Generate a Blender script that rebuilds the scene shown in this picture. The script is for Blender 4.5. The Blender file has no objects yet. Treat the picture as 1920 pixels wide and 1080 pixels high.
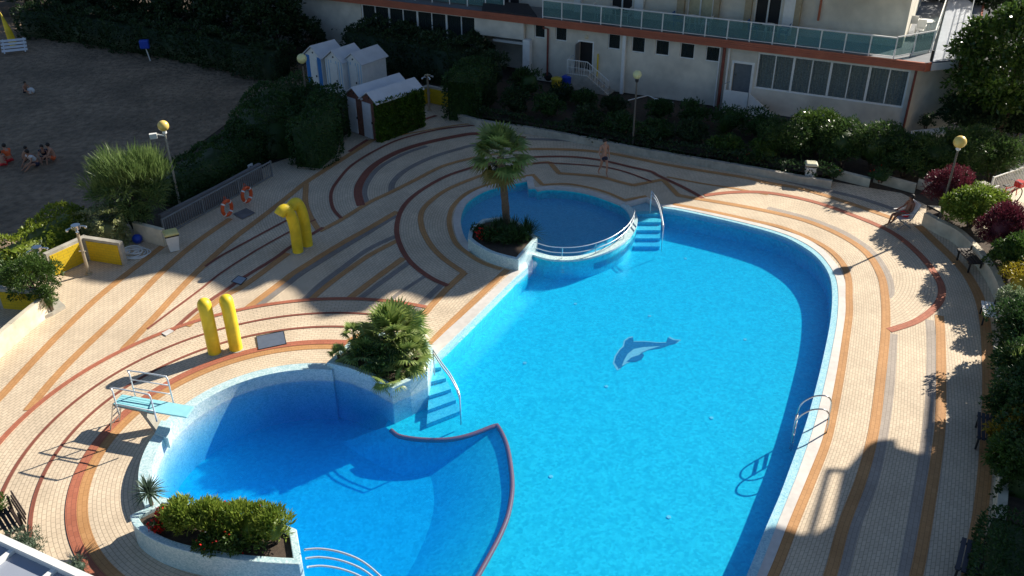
import bpy, bmesh, math, random
import numpy as np
from mathutils import Vector, Matrix
from mathutils.geometry import tessellate_polygon
R_ = math.radians
rng = np.random.default_rng(7); random.seed(7)
SC = bpy.context.scene
# ---------------------------------------------------------------- camera
CAM_H, PITCH, ROLL, FPX = 16.0, R_(30.47), R_(-0.31), 1680.0
fwd = np.array([0, math.cos(PITCH), -math.sin(PITCH)]); _r = np.array([1., 0, 0]); _u = np.cross(_r, fwd)
RT = _r*math.cos(ROLL)+_u*math.sin(ROLL); UP = -_r*math.sin(ROLL)+_u*math.cos(ROLL)
cd = bpy.data.cameras.new('camera'); cam = bpy.data.objects.new('camera', cd); SC.collection.objects.link(cam)
cam.matrix_world = Matrix(((RT[0], UP[0], -fwd[0], 0), (RT[1], UP[1], -fwd[1], 0), (RT[2], UP[2], -fwd[2], CAM_H), (0, 0, 0, 1)))
cd.lens = 36*FPX/1920; cd.sensor_width = 36; cd.clip_end = 2000; SC.camera = cam
# ---------------------------------------------------------------- light
SUN_AZ, SUN_EL = 35.2, 31.0
w = bpy.data.worlds.new('World'); SC.world = w; w.use_nodes = True
nt = w.node_tree; bg = nt.nodes['Background']; sky = nt.nodes.new('ShaderNodeTexSky'); sky.sky_type = 'NISHITA'
sky.sun_disc = False; sky.sun_elevation = R_(SUN_EL); sky.sun_rotation = R_(90-SUN_AZ); sky.dust_density = .3; sky.ozone_density = 3.0
nt.links.new(sky.outputs[0], bg.inputs[0]); bg.inputs[1].default_value = 0.053
sd = bpy.data.lights.new('sun', 'SUN'); sd.energy = 4.6; sd.angle = R_(0.5); sd.color = (1, .93, .80)
so = bpy.data.objects.new('sun', sd); SC.collection.objects.link(so)
sdir = Vector((math.cos(R_(SUN_AZ))*math.cos(R_(SUN_EL)), math.sin(R_(SUN_AZ))*math.cos(R_(SUN_EL)), math.sin(R_(SUN_EL))))
so.rotation_euler = sdir.to_track_quat('Z', 'Y').to_euler(); so.location = (30, 30, 40)
SV = np.array([sdir.x, sdir.y])/sdir.z
SC.view_settings.view_transform = 'Standard'; SC.view_settings.look = 'None'; SC.view_settings.gamma = 1
SC.view_settings.exposure = 0.92
SC.cycles.max_bounces = 9; SC.cycles.diffuse_bounces = 6; SC.cycles.volume_bounces = 3; SC.cycles.transparent_max_bounces = 10
# ---------------------------------------------------------------- helpers
def at(px, py, z=0.0):
    """world point at height z that the photograph shows at this pixel (1920x1080)"""
    d = fwd*FPX+(px-960)*RT-(py-540)*UP
    t = (z-CAM_H)/d[2]
    return (d[0]*t, d[1]*t, z)
def ats(pts, z=0.0): return [at(a, b, z) for a, b in pts]
def scale_h(base, toppx, z=0.0):
    """height of something standing on base whose top is seen at toppx"""
    d = fwd*FPX+(toppx[0]-960)*RT-(toppx[1]-540)*UP
    t = (base[0]*d[0]+base[1]*d[1])/(d[0]**2+d[1]**2)
    return CAM_H+t*d[2]
def crom(P, n=6, closed=False):
    P = [np.array(p, float) for p in P]; out = []; m = len(P)
    rg = range(m) if closed else range(m-1)
    for i in rg:
        if closed: a, b, c, d = P[(i-1) % m], P[i], P[(i+1) % m], P[(i+2) % m]
        else: a, b, c, d = P[max(i-1, 0)], P[i], P[i+1], P[min(i+2, m-1)]
        for k in range(n):
            t = k/n
            out.append(.5*((2*b)+(c-a)*t+(2*a-5*b+4*c-d)*t*t+(3*b-a-3*c+d)*t**3))
    if not closed: out.append(P[-1])
    return out
def resample(P, n):
    P = np.array(P, float); L = np.r_[0, np.cumsum(np.linalg.norm(np.diff(P, axis=0), axis=1))]
    s = np.linspace(0, L[-1], n)
    return np.stack([np.interp(s, L, P[:, k]) for k in range(P.shape[1])], 1)
class MB:
    def __init__(s): s.v = []; s.f = []; s.uv = None
    def add(s, V, F):
        o = len(s.v); s.v += [tuple(map(float, q)) for q in V]; s.f += [tuple(o+i for i in f) for f in F]; return s
    def box(s, c, size, rz=0.0, ax=None):
        x, y, z = [q/2 for q in size]; V = []
        if ax is None: ax = ((math.cos(rz), math.sin(rz), 0), (-math.sin(rz), math.cos(rz), 0), (0, 0, 1))
        ax = np.array(ax, float)
        for k in (-1, 1):
            for j in (-1, 1):
                for i in (-1, 1): V.append(np.array(c)+ax[0]*x*i+ax[1]*y*j+ax[2]*z*k)
        return s.add(V, [(0, 2, 3, 1), (4, 5, 7, 6), (0, 1, 5, 4), (2, 6, 7, 3), (0, 4, 6, 2), (1, 3, 7, 5)])
    def prism(s, P, z0, z1, cap0=True, cap1=True):
        P = [(p[0], p[1]) for p in P]; n = len(P)
        ar = sum(P[i][0]*P[(i+1) % n][1]-P[(i+1) % n][0]*P[i][1] for i in range(n))
        if ar < 0: P = P[::-1]
        V = [(x, y, z0) for x, y in P]+[(x, y, z1) for x, y in P]
        F = [(i, (i+1) % n, n+(i+1) % n, n+i) for i in range(n)]
        T = tessellate_polygon([[Vector((x, y, 0)) for x, y in P]])
        for t in T:
            a, b, c = t
            cr = (P[b][0]-P[a][0])*(P[c][1]-P[a][1])-(P[c][0]-P[a][0])*(P[b][1]-P[a][1])
            if cr < 0: b, c = c, b
            if cap1: F.append((n+a, n+b, n+c))
            if cap0: F.append((a, c, b))
        return s.add(V, F)
    def sheet(s, P, z, holes=()):
        loops = [[Vector((p[0], p[1], 0)) for p in P]]+[[Vector((p[0], p[1], 0)) for p in h] for h in holes]
        flat = [q for l in loops for q in l]; F = []
        for a, b, c in tessellate_polygon(loops):
            cr = (flat[b]-flat[a]).cross(flat[c]-flat[a]).z
            if abs(cr) < 1e-9: continue
            F.append((a, b, c) if cr > 0 else (a, c, b))
        return s.add([(q.x, q.y, z) for q in flat], F)
    def tube(s, P, r, n=8, closed=False, caps=True):
        P = [Vector(p) for p in P]; m = len(P); V = []; F = []
        rr = r if hasattr(r, '__len__') else [r]*m
        T = []
        for i in range(m):
            if closed: t = P[(i+1) % m]-P[i-1]
            else: t = P[min(i+1, m-1)]-P[max(i-1, 0)]
            T.append(t.normalized() if t.length > 1e-9 else Vector((0, 0, 1)))
        u = T[0].cross(Vector((0, 0, 1)) if abs(T[0].z) < .9 else Vector((1, 0, 0))).normalized()
        for i in range(m):
            u = (u-T[i]*u.dot(T[i])).normalized(); w_ = T[i].cross(u)
            for k in range(n):
                a = 2*math.pi*k/n; V.append(P[i]+(u*math.cos(a)+w_*math.sin(a))*rr[i])
        for i in range(m if closed else m-1):
            for k in range(n):
                a, b = i*n+k, i*n+(k+1) % n; c, d = ((i+1) % m)*n+(k+1) % n, ((i+1) % m)*n+k
                F.append((a, b, c, d))
        if caps and not closed: F.append(tuple(range(n-1, -1, -1))); F.append(tuple((m-1)*n+k for k in range(n)))
        return s.add(V, F)
    def ball(s, c, r, n=16, sc=(1, 1, 1)):
        V = []; F = []; m = n//2
        for i in range(m+1):
            th = math.pi*i/m
            for k in range(n):
                a = 2*math.pi*k/n
                V.append((c[0]+r*sc[0]*math.sin(th)*math.cos(a), c[1]+r*sc[1]*math.sin(th)*math.sin(a), c[2]+r*sc[2]*math.cos(th)))
        for i in range(m):
            for k in range(n): F.append((i*n+k, (i+1)*n+k, (i+1)*n+(k+1) % n, i*n+(k+1) % n))
        return s.add(V, F)
    def ribbon(s, P, w, z):
        """flat band of width w centred on path P (w may be a pair of offsets left,right)"""
        P = np.array([(p[0], p[1]) for p in P], float); t = np.gradient(P, axis=0)
        t /= np.linalg.norm(t, axis=1)[:, None]+1e-9; nn = np.c_[-t[:, 1], t[:, 0]]
        a, b = (w/2, -w/2) if not hasattr(w, '__len__') else w
        A = P+nn*a; B = P+nn*b; n = len(P)
        V = [(x, y, z) for x, y in A]+[(x, y, z) for x, y in B]
        return s.add(V, [(n+i, n+i+1, i+1, i) for i in range(n-1)])
    def build(s, name, m, parent=None, smooth=False, bevel=0.0):
        off = np.array(parent_loc(parent)); me = bpy.data.meshes.new(name)
        me.from_pydata([tuple(np.array(v)-off) for v in s.v], [], s.f); me.materials.append(m)
        if smooth: me.polygons.foreach_set('use_smooth', [True]*len(me.polygons))
        o = bpy.data.objects.new(name, me); SC.collection.objects.link(o)
        if parent is not None: o.parent = parent
        if bevel:
            b = o.modifiers.new('bevel', 'BEVEL'); b.width = bevel; b.segments = 2; b.limit_method = 'ANGLE'
        return o
def parent_loc(p):
    l = np.zeros(3)
    while p is not None: l = l+np.array(p.location); p = p.parent
    return tuple(l)
def tag(o, label=None, cat=None, group=None, kind=None):
    if label: o['label'] = label
    if cat: o['category'] = cat
    if group: o['group'] = group
    if kind: o['kind'] = kind
    return o
def thing(name, label, cat, loc=(0, 0, 0), group=None):
    o = bpy.data.objects.new(name, None); SC.collection.objects.link(o); o.location = tuple(loc); o.empty_display_size = .2
    return tag(o, label, cat, group)
def copy_thing(src, loc, rz=None, label=None, group=None, scale=None):
    def rec(o, par):
        c = o.copy(); SC.collection.objects.link(c)
        if par is not None: c.parent = par
        for ch in list(o.children): rec(ch, c)
        return c
    r = rec(src, None); r.location = tuple(loc)
    if rz is not None: r.rotation_euler = (0, 0, rz)
    if scale is not None: r.scale = (scale,)*3
    if label: r['label'] = label
    if group: r['group'] = group
    return r
# ---------------------------------------------------------------- materials
def mat(name, col, rough=.6, var=.12, scale=6.0, bump=0.0, metal=0.0, spec=.5, bscale=40.0, var2=0.0, scale2=.7, trans=0.0, emit=0.0):
    m = bpy.data.materials.new(name); m.use_nodes = True; n = m.node_tree; N = n.nodes; L = n.links
    b = N['Principled BSDF']; b.inputs['Roughness'].default_value = rough; b.inputs['Metallic'].default_value = metal
    b.inputs['Specular IOR Level'].default_value = spec
    tc = N.new('ShaderNodeTexCoord')
    nz = N.new('ShaderNodeTexNoise'); nz.inputs['Scale'].default_value = scale; nz.inputs['Detail'].default_value = 5
    L.new(tc.outputs['Object'], nz.inputs['Vector'])
    mr = N.new('ShaderNodeMapRange'); mr.inputs[1].default_value = .3; mr.inputs[2].default_value = .7
    mr.inputs[3].default_value = 1-var; mr.inputs[4].default_value = 1+var; L.new(nz.outputs[0], mr.inputs[0])
    fac = mr.outputs[0]
    if var2:
        n2 = N.new('ShaderNodeTexNoise'); n2.inputs['Scale'].default_value = scale2; n2.inputs['Detail'].default_value = 4
        L.new(tc.outputs['Object'], n2.inputs['Vector'])
        m2 = N.new('ShaderNodeMapRange'); m2.inputs[1].default_value = .35; m2.inputs[2].default_value = .65
        m2.inputs[3].default_value = 1-var2; m2.inputs[4].default_value = 1+var2; L.new(n2.outputs[0], m2.inputs[0])
        mu = N.new('ShaderNodeMath'); mu.operation = 'MULTIPLY'; L.new(fac, mu.inputs[0]); L.new(m2.outputs[0], mu.inputs[1]); fac = mu.outputs[0]
    vm = N.new('ShaderNodeVectorMath'); vm.operation = 'SCALE'; vm.inputs[0].default_value = col; L.new(fac, vm.inputs['Scale'])
    L.new(vm.outputs[0], b.inputs['Base Color'])
    if bump:
        nb = N.new('ShaderNodeTexNoise'); nb.inputs['Scale'].default_value = bscale; nb.inputs['Detail'].default_value = 3
        L.new(tc.outputs['Object'], nb.inputs['Vector'])
        bp = N.new('ShaderNodeBump'); bp.inputs['Strength'].default_value = bump; bp.inputs['Distance'].default_value = .03
        L.new(nb.outputs[0], bp.inputs['Height']); L.new(bp.outputs[0], b.inputs['Normal'])
    if trans:
        b.inputs['Transmission Weight'].default_value = trans
    if emit:
        b.inputs['Emission Color'].default_value = (*col, 1); b.inputs['Emission Strength'].default_value = emit
    return m
def leafmat(name, dark, light, scale=1.6, trans=.35, rough=.45):
    m = bpy.data.materials.new(name); m.use_nodes = True; n = m.node_tree; N = n.nodes; L = n.links
    b = N['Principled BSDF']; b.inputs['Roughness'].default_value = rough; b.inputs['Specular IOR Level'].default_value = .35
    geo = N.new('ShaderNodeNewGeometry'); tc = N.new('ShaderNodeTexCoord')
    nz = N.new('ShaderNodeTexNoise'); nz.inputs['Scale'].default_value = scale; nz.inputs['Detail'].default_value = 4
    L.new(tc.outputs['Object'], nz.inputs['Vector'])
    ad = N.new('ShaderNodeMath'); ad.operation = 'MULTIPLY_ADD'; ad.inputs[1].default_value = .5; ad.use_clamp = True
    m1 = N.new('ShaderNodeMapRange'); m1.inputs[1].default_value = .3; m1.inputs[2].default_value = .7; m1.inputs[4].default_value = .5
    L.new(nz.outputs[0], m1.inputs[0]); L.new(geo.outputs['Random Per Island'], ad.inputs[0]); L.new(m1.outputs[0], ad.inputs[2])
    mx = N.new('ShaderNodeMix'); mx.data_type = 'RGBA'; mx.inputs[6].default_value = (*dark, 1); mx.inputs[7].default_value = (*light, 1)
    L.new(ad.outputs[0], mx.inputs[0]); L.new(mx.outputs[2], b.inputs['Base Color'])
    tr = N.new('ShaderNodeBsdfTranslucent'); L.new(mx.outputs[2], tr.inputs[0]); ms = N.new('ShaderNodeMixShader'); ms.inputs[0].default_value = trans
    L.new(b.outputs[0], ms.inputs[1]); L.new(tr.outputs[0], ms.inputs[2]); L.new(ms.outputs[0], N['Material Output'].inputs[0])
    return m
def M_(op, N, L, a, b=None, c=None):
    x = N.new('ShaderNodeMath'); x.operation = op
    for i, q in enumerate((a, b, c)):
        if q is None: continue
        if isinstance(q, (int, float)): x.inputs[i].default_value = q
        else: L.new(q, x.inputs[i])
    return x.outputs[0]
def brick_nodes(m, vec, c1, c2, mort, bw=.21, bh=.105, ms=.011):
    n = m.node_tree; N = n.nodes; L = n.links; b = N['Principled BSDF']; b.inputs['Roughness'].default_value = .75
    b.inputs['Specular IOR Level'].default_value = .3
    br = N.new('ShaderNodeTexBrick'); br.inputs['Scale'].default_value = 1; br.inputs['Brick Width'].default_value = bw
    br.inputs['Row Height'].default_value = bh; br.inputs['Mortar Size'].default_value = ms; br.inputs['Mortar Smooth'].default_value = .3
    br.inputs['Color1'].default_value = (*c1, 1); br.inputs['Color2'].default_value = (*c2, 1); br.inputs['Mortar'].default_value = (*mort, 1)
    L.new(vec, br.inputs['Vector'])
    tc = N.new('ShaderNodeTexCoord'); nz = N.new('ShaderNodeTexNoise'); nz.inputs['Scale'].default_value = .55; nz.inputs['Detail'].default_value = 8; nz.inputs['Roughness'].default_value = .65
    L.new(tc.outputs['Object'], nz.inputs['Vector'])
    mr = N.new('ShaderNodeMapRange'); mr.inputs[1].default_value = .35; mr.inputs[2].default_value = .65; mr.inputs[3].default_value = .84; mr.inputs[4].default_value = 1.08
    L.new(nz.outputs[0], mr.inputs[0]); vm = N.new('ShaderNodeVectorMath'); vm.operation = 'SCALE'
    L.new(br.outputs[0], vm.inputs[0]); L.new(mr.outputs[0], vm.inputs['Scale']); L.new(vm.outputs[0], b.inputs['Base Color'])
    bp = N.new('ShaderNodeBump'); bp.inputs['Strength'].default_value = .4; bp.inputs['Distance'].default_value = .004
    L.new(br.outputs[1], bp.inputs['Height']); bp.invert = True; L.new(bp.outputs[0], b.inputs['Normal'])
CREAM = ((.71, .575, .42), (.63, .505, .365), (.43, .34, .245))
def newmat(name): m = bpy.data.materials.new(name); m.use_nodes = True; return m
def polar(N, L, xy, c, R):
    sx = N.new('ShaderNodeSeparateXYZ'); L.new(xy, sx.inputs[0])
    dx = M_('SUBTRACT', N, L, sx.outputs[0], c[0]); dy = M_('SUBTRACT', N, L, sx.outputs[1], c[1])
    r = M_('SQRT', N, L, M_('ADD', N, L, M_('MULTIPLY', N, L, dx, dx), M_('MULTIPLY', N, L, dy, dy)))
    a = M_('MULTIPLY', N, L, M_('ARCTAN2', N, L, dy, dx), R)
    cb = N.new('ShaderNodeCombineXYZ'); L.new(a, cb.inputs[0]); L.new(r, cb.inputs[1])
    return cb.outputs[0], r, dx, dy
C1 = (-5.95, 18.42); C2 = (2.17, 32.5); CF = (-.6, 36.1); C3 = (10.0, 29.1)
def deck_material():
    m = newmat('cream_brick_paving'); N = m.node_tree.nodes; L = m.node_tree.links
    tc = N.new('ShaderNodeTexCoord'); P = tc.outputs['Object']
    rt = N.new('ShaderNodeVectorRotate'); rt.rotation_type = 'Z_AXIS'; rt.inputs['Angle'].default_value = -R_(66); L.new(P, rt.inputs['Vector'])
    cur = rt.outputs[0]
    vF, rF, dxF, dyF = polar(N, L, P, CF, 7.5)
    # fan above the long diagonal stripe (through (-7.8,31.7) with direction 55 deg)
    side = M_('SUBTRACT', N, L, M_('MULTIPLY', N, L, dyF, math.cos(R_(55))), M_('MULTIPLY', N, L, dxF, math.sin(R_(55))))
    mF = M_('MULTIPLY', N, L, M_('LESS_THAN', N, L, rF, 10.5), M_('GREATER_THAN', N, L, side, fan_side()))
    v2, r2, dx2, dy2 = polar(N, L, P, C2, 5.5)
    m2 = M_('MAXIMUM', N, L, M_('LESS_THAN', N, L, r2, 6.86), M_('MULTIPLY', N, L, M_('GREATER_THAN', N, L, dx2, -2.0), M_('GREATER_THAN', N, L, dy2, 0.)))
    v1, r1, _, _ = polar(N, L, P, C1, 6.5); m1 = M_('LESS_THAN', N, L, r1, 8.1)
    for v, mk in ((vF, mF), (v2, m2), (v1, m1)):
        mx = N.new('ShaderNodeMix'); mx.data_type = 'VECTOR'; L.new(mk, mx.inputs[0]); L.new(cur, mx.inputs[4]); L.new(v, mx.inputs[5]); cur = mx.outputs[1]
    brick_nodes(m, cur, *CREAM); return m
def fan_side():
    p = at(600, 432); q = at(830, 312); dx, dy = p[0]-CF[0], p[1]-CF[1]
    return dy*math.cos(R_(55))-dx*math.sin(R_(55))
def polar_material(name, c, R):
    m = newmat(name); N = m.node_tree.nodes; L = m.node_tree.links; tc = N.new('ShaderNodeTexCoord')
    v, r, _, _ = polar(N, L, tc.outputs['Object'], c, R); brick_nodes(m, v, *CREAM); return m
def uv_material(name, cols=CREAM, **k):
    m = newmat(name); N = m.node_tree.nodes; L = m.node_tree.links; u = N.new('ShaderNodeUVMap'); u.uv_map = 'uv'
    brick_nodes(m, u.outputs[0], *cols, **k); return m
def mosaic(name, c1, c2, s=.05, big=.12, rough=.35):
    m = newmat(name); N = m.node_tree.nodes; L = m.node_tree.links; b = N['Principled BSDF']; b.inputs['Roughness'].default_value = rough
    tc = N.new('ShaderNodeTexCoord'); vo = N.new('ShaderNodeTexVoronoi'); vo.inputs['Scale'].default_value = 1/s; L.new(tc.outputs['Object'], vo.inputs['Vector'])
    se = N.new('ShaderNodeSeparateXYZ'); L.new(vo.outputs['Color'], se.inputs[0])
    nz = N.new('ShaderNodeTexNoise'); nz.inputs['Scale'].default_value = 2.3; nz.inputs['Detail'].default_value = 6; L.new(tc.outputs['Object'], nz.inputs['Vector'])
    f = M_('MULTIPLY_ADD', N, L, nz.outputs[0], big*4, M_('MULTIPLY_ADD', N, L, se.outputs[0], 1-big*2, -big))
    mx = N.new('ShaderNodeMix'); mx.data_type = 'RGBA'; mx.inputs[6].default_value = (*c1, 1); mx.inputs[7].default_value = (*c2, 1); L.new(f, mx.inputs[0])
    mx.clamp_factor = True; L.new(mx.outputs[2], b.inputs['Base Color']); return m
# ---------------------------------------------------------------- foliage
def fast_mesh(name, V, F4, m, parent=None, mats=None, idx=None):
    V = np.asarray(V, np.float32)-np.array(parent_loc(parent), np.float32); F4 = np.asarray(F4, np.int32); k = F4.shape[1]
    me = bpy.data.meshes.new(name); me.vertices.add(len(V)); me.vertices.foreach_set('co', V.ravel())
    me.loops.add(F4.size); me.loops.foreach_set('vertex_index', F4.ravel())
    me.polygons.add(len(F4)); me.polygons.foreach_set('loop_start', np.arange(0, F4.size, k, dtype=np.int32)); me.polygons.foreach_set('loop_total', np.full(len(F4), k, np.int32))
    me.materials.append(m); me.update(calc_edges=True)
    o = bpy.data.objects.new(name, me); SC.collection.objects.link(o)
    if parent is not None: o.parent = parent
    return o
def unit(a): return a/(np.linalg.norm(a, axis=1)[:, None]+1e-9)
def leaf_quads(P, Nn, size, asp=.45, out=.7, up=0.0, vary=.5):
    n = len(P); r1 = rng.normal(size=(n, 3)); d = unit(Nn*out+unit(r1)*.8+np.array([0, 0, up]))
    s = unit(np.cross(d, rng.normal(size=(n, 3)))); L = (size*(1-vary/2+vary*rng.random(n)))[:, None]; W = L*asp
    V = np.empty((n, 4, 3)); V[:, 0] = P; V[:, 1] = P+d*L*.5+s*W*.5; V[:, 2] = P+d*L; V[:, 3] = P+d*L*.5-s*W*.5
    return V.reshape(-1, 3)
def quadF(n): return np.arange(n*4).reshape(-1, 4)
def blob_points(n, c, rad, clumps=14, cr=.42, lower=-.35):
    """leaf points on many clumps spread over an uneven ellipsoid"""
    d = unit(rng.normal(size=(clumps*3, 3))); d = d[d[:, 2] > lower][:clumps]; k = len(d)
    cc = d*np.array(rad)*(.62+.25*rng.random((k, 1))); rs = cr*(.7+.6*rng.random(k))
    i = rng.integers(0, k, n); e = unit(rng.normal(size=(n, 3))); e[:, 2] = np.abs(e[:, 2])*.8+e[:, 2]*.2
    mr = float(np.mean(rad)); P = np.array(c)+cc[i]+e*rs[i][:, None]*mr*(.75+.3*rng.random((n, 1)))
    return P, unit(e+d[i]*.6)
def core_blob(c, rad, seed=0, f=.64):
    V = []; F = []; n = 12; m = 7; ph = rng.random(4)*6
    for i in range(m+1):
        th = math.pi*i/m
        for k in range(n):
            a = 2*math.pi*k/n; q = f*(1+.12*math.sin(3*a+ph[0])+.1*math.sin(2*th*2+ph[1]))
            V.append((c[0]+rad[0]*q*math.sin(th)*math.cos(a), c[1]+rad[1]*q*math.sin(th)*math.sin(a), c[2]+rad[2]*q*math.cos(th)))
    for i in range(m):
        for k in range(n): F.append((i*n+k, (i+1)*n+k, (i+1)*n+(k+1) % n, i*n+(k+1) % n))
    return V, F
def shrub(name, label, cat, base, w, h, m, n=1500, leaf=.12, asp=.45, group=None, d=None, up=0.0, stem=True, clumps=14, core=None, cr=.42, flowers=None, trunk_h=.25):
    """plant with leafy crown of width w, depth d, height h on short stems"""
    d = d or w; t = thing(name, label, cat, base, group); c = (base[0], base[1], base[2]+h*.48); rad = (w/2*.8, d/2*.8, h*.46)
    P, Nn = blob_points(n, c, rad, clumps+6, cr, -.75); P[:, 2] = np.maximum(P[:, 2], base[2]+.03)
    V = leaf_quads(P, Nn, leaf, asp, up=up); F = quadF(n)
    cv, cf = core_blob(c, rad); V2 = np.vstack([V, np.array(cv)]); F2 = np.vstack([F, np.array(cf)+len(V)])
    fast_mesh('crown', V2, F2, m, t)
    if stem:
        b = MB()
        for k in range(4):
            a = k*1.6+rng.random(); b.tube([(base[0]+.05*math.cos(a), base[1]+.05*math.sin(a), base[2]-.02), (base[0]+rad[0]*.4*math.cos(a), base[1]+rad[1]*.4*math.sin(a), base[2]+h*.55)], [.03+.01*h, .015], 5)
        b.build('stem', MT['bark'], t)
    if flowers:
        fm, fn, fs = flowers; i = rng.choice(n, fn, replace=False); fast_mesh('flowers', leaf_quads(P[i]+Nn[i]*leaf*.6, Nn[i], fs, .9), quadF(fn), fm, t)
    return t
def hedge(name, label, cat, path, width, height, m, dens=170, leaf=.13, group=None, bumpy=.12, z0=0.0, asp=.5, top_var=.1, seedv=0):
    """clipped or loose hedge following a path"""
    P = resample([(p[0], p[1]) for p in path], 40); t = thing(name, label, cat, (P[0][0], P[0][1], z0), group)
    tg = np.gradient(P, axis=0); tg /= np.linalg.norm(tg, axis=1)[:, None]; nn = np.c_[-tg[:, 1], tg[:, 0]]
    L = float(np.linalg.norm(np.diff(P, axis=0), axis=1).sum()); per = 2*height+width; n = int((L*per+2*width*height)*dens)
    s = rng.random(n)*39; q = rng.random(n)*per; i = np.minimum(s.astype(int), 38); f = (s-i)[:, None]
    C = P[i]*(1-f)+P[i+1]*f; Nl = nn[i]; off = np.zeros(n); z = np.zeros(n); N3 = np.zeros((n, 3))
    a = q < height; b = q > height+width; c = ~(a | b)
    off[a] = -width/2; z[a] = q[a]; N3[a, :2] = -Nl[a]; off[b] = width/2; z[b] = q[b]-height-width; N3[b, :2] = Nl[b]
    off[c] = q[c]-height-width/2; z[c] = height; N3[c, 2] = 1
    k = int(n*width*height*2/(L*per+2*width*height)); e = rng.choice(n, k, replace=False); h0 = e[:k//2]; h1 = e[k//2:]
    for hh, ii, sg in ((h0, 0, -1), (h1, 39, 1)):
        C[hh] = P[ii]; off[hh] = (rng.random(len(hh))-.5)*width; z[hh] = rng.random(len(hh))*height; Nl[hh] = nn[ii]; N3[hh] = 0; N3[hh, :2] = tg[ii]*sg
    # round the shoulders
    rr = min(width, height)*.28; zz = np.clip((z-(height-rr))/rr, 0, 1); off *= 1-.28*zz**2*(np.abs(off) > width*.3)
    X = np.c_[C+Nl*off[:, None], z+z0]
    ph = rng.random(6)*6
    bmp = bumpy*(np.sin(X[:, 0]*1.7+ph[0])*np.sin(X[:, 1]*1.9+ph[1])+.6*np.sin(X[:, 0]*4.1+ph[2]+X[:, 2]*3)*np.sin(X[:, 1]*3.7+ph[3]-X[:, 2]*2.3))
    X += N3*(bmp+rng.normal(size=n)*.03)[:, None]; X[:, 2] += top_var*np.sin(X[:, 0]*.9+ph[4])*np.sin(X[:, 1]*.8+ph[5])*(z/height)
    V = leaf_quads(X, N3, leaf, asp, up=.15)
    wi = max(width/2-.22, .12); hi = height-.28-top_var; A = P-nn*wi; B = P+nn*wi; nv = 40
    A[0] += tg[0]*.12; B[0] += tg[0]*.12; A[-1] -= tg[-1]*.12; B[-1] -= tg[-1]*.12
    cv = [(x, y, z0) for x, y in A]+[(x, y, z0+hi) for x, y in A]+[(x, y, z0+hi) for x, y in B]+[(x, y, z0) for x, y in B]
    cf = [(r*nv+j, r*nv+j+1, (r+1)*nv+j+1, (r+1)*nv+j) for r in range(3) for j in range(nv-1)]+[(0, nv, 2*nv, 3*nv), (nv-1, 4*nv-1, 3*nv-1, 2*nv-1)]
    fast_mesh('foliage', np.vstack([V, np.array(cv)]), np.vstack([quadF(n), np.array(cf)+len(V)]), m, t)
    return t
def tree(name, label, base, w, h, m, n=5000, leaf=.2, trunk=.12, group=None, clear=.25, clumps=24, d=None, cr=.34, asp=.5):
    d = d or w; t = thing(name, label, 'tree', base, group); zc = base[2]+h*(clear+(1-clear)/2); rad = (w/2*.8, d/2*.8, h*(1-clear)/2*.85)
    c = (base[0], base[1], zc); P, Nn = blob_points(n, c, rad, clumps, cr, -.7); P[:, 2] = np.maximum(P[:, 2], base[2]+.1)
    fast_mesh('crown', leaf_quads(P, Nn, leaf, asp), quadF(n), m, t)
    b = MB(); b.tube([(base[0], base[1], base[2]-.05), (base[0]+.05, base[1], base[2]+h*.3), (base[0], base[1]+.05, zc)], [trunk, trunk*.8, trunk*.4], 8)
    for k in range(9):
        a = k*2.4; q = .5+.3*rng.random(); b.tube([(base[0], base[1], base[2]+h*(.22+.03*k)), (base[0]+rad[0]*q*.5*math.cos(a), base[1]+rad[1]*q*.5*math.sin(a), zc-.1*h), (base[0]+rad[0]*q*math.cos(a), base[1]+rad[1]*q*math.sin(a), zc+h*.05*(k-3)/3)], [trunk*.45, trunk*.3, .015], 5)
    b.build('trunk', MT['bark'], t); return t
def fan_frond(V, F, root, d, L, spread=2.4, nb=18, stalk=.45, width=.035, droop=.25):
    """palmate frond: a stalk and a fan of blades; appends quads"""
    d = np.array(d)/np.linalg.norm(d); root = np.array(root); up = np.array([0, 0, 1.])
    s = np.cross(d, up); s = s/(np.linalg.norm(s)+1e-6); u = np.cross(s, d)
    hub = root+d*L*stalk
    def blade(a, b, w_, sd):
        o = len(V); V.extend([a-sd*w_*.4, a+sd*w_*.4, (a*.4+b*.6)+sd*w_, (a*.4+b*.6)-sd*w_]); F.append((o, o+1, o+2, o+3))
        o = len(V); tip = b-up*droop*L*.35; V.extend([(a*.4+b*.6)-sd*w_, (a*.4+b*.6)+sd*w_, tip+sd*w_*.1, tip-sd*w_*.1]); F.append((o, o+1, o+2, o+3))
    o = len(V); V.extend([root-s*.012, root+s*.012, hub+s*.01, hub-s*.01]); F.append((o, o+1, o+2, o+3))
    for k in range(nb):
        a = (k/(nb-1)-.5)*spread*2*.62; dd = d*math.cos(a)+s*math.sin(a); dd = dd+u*.12*(1-abs(a)); lb = L*(1-stalk)*(1-.25*abs(a)/2)*(0.9+.2*random.random())
        blade(hub, hub+dd*lb, width*L, np.cross(dd, u)/(np.linalg.norm(np.cross(dd, u))+1e-6))
def fan_crown(c, nf, L, elev=(-35, 85), m=None, name='fronds', parent=None, nb=16, vary=.25, width=.035, stalk=.45):
    V = []; F = []
    for k in range(nf):
        e = R_(elev[0]+(elev[1]-elev[0])*((k+.5)/nf)**.8); a = k*2.399+random.random()*.5
        d = (math.cos(e)*math.cos(a), math.cos(e)*math.sin(a), math.sin(e))
        fan_frond(V, F, c, d, L*(1-vary/2+vary*random.random()), nb=nb, droop=.35 if e < .5 else .15, width=width, stalk=stalk)
    return fast_mesh(name, np.array(V), np.array(F), m, parent)
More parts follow.
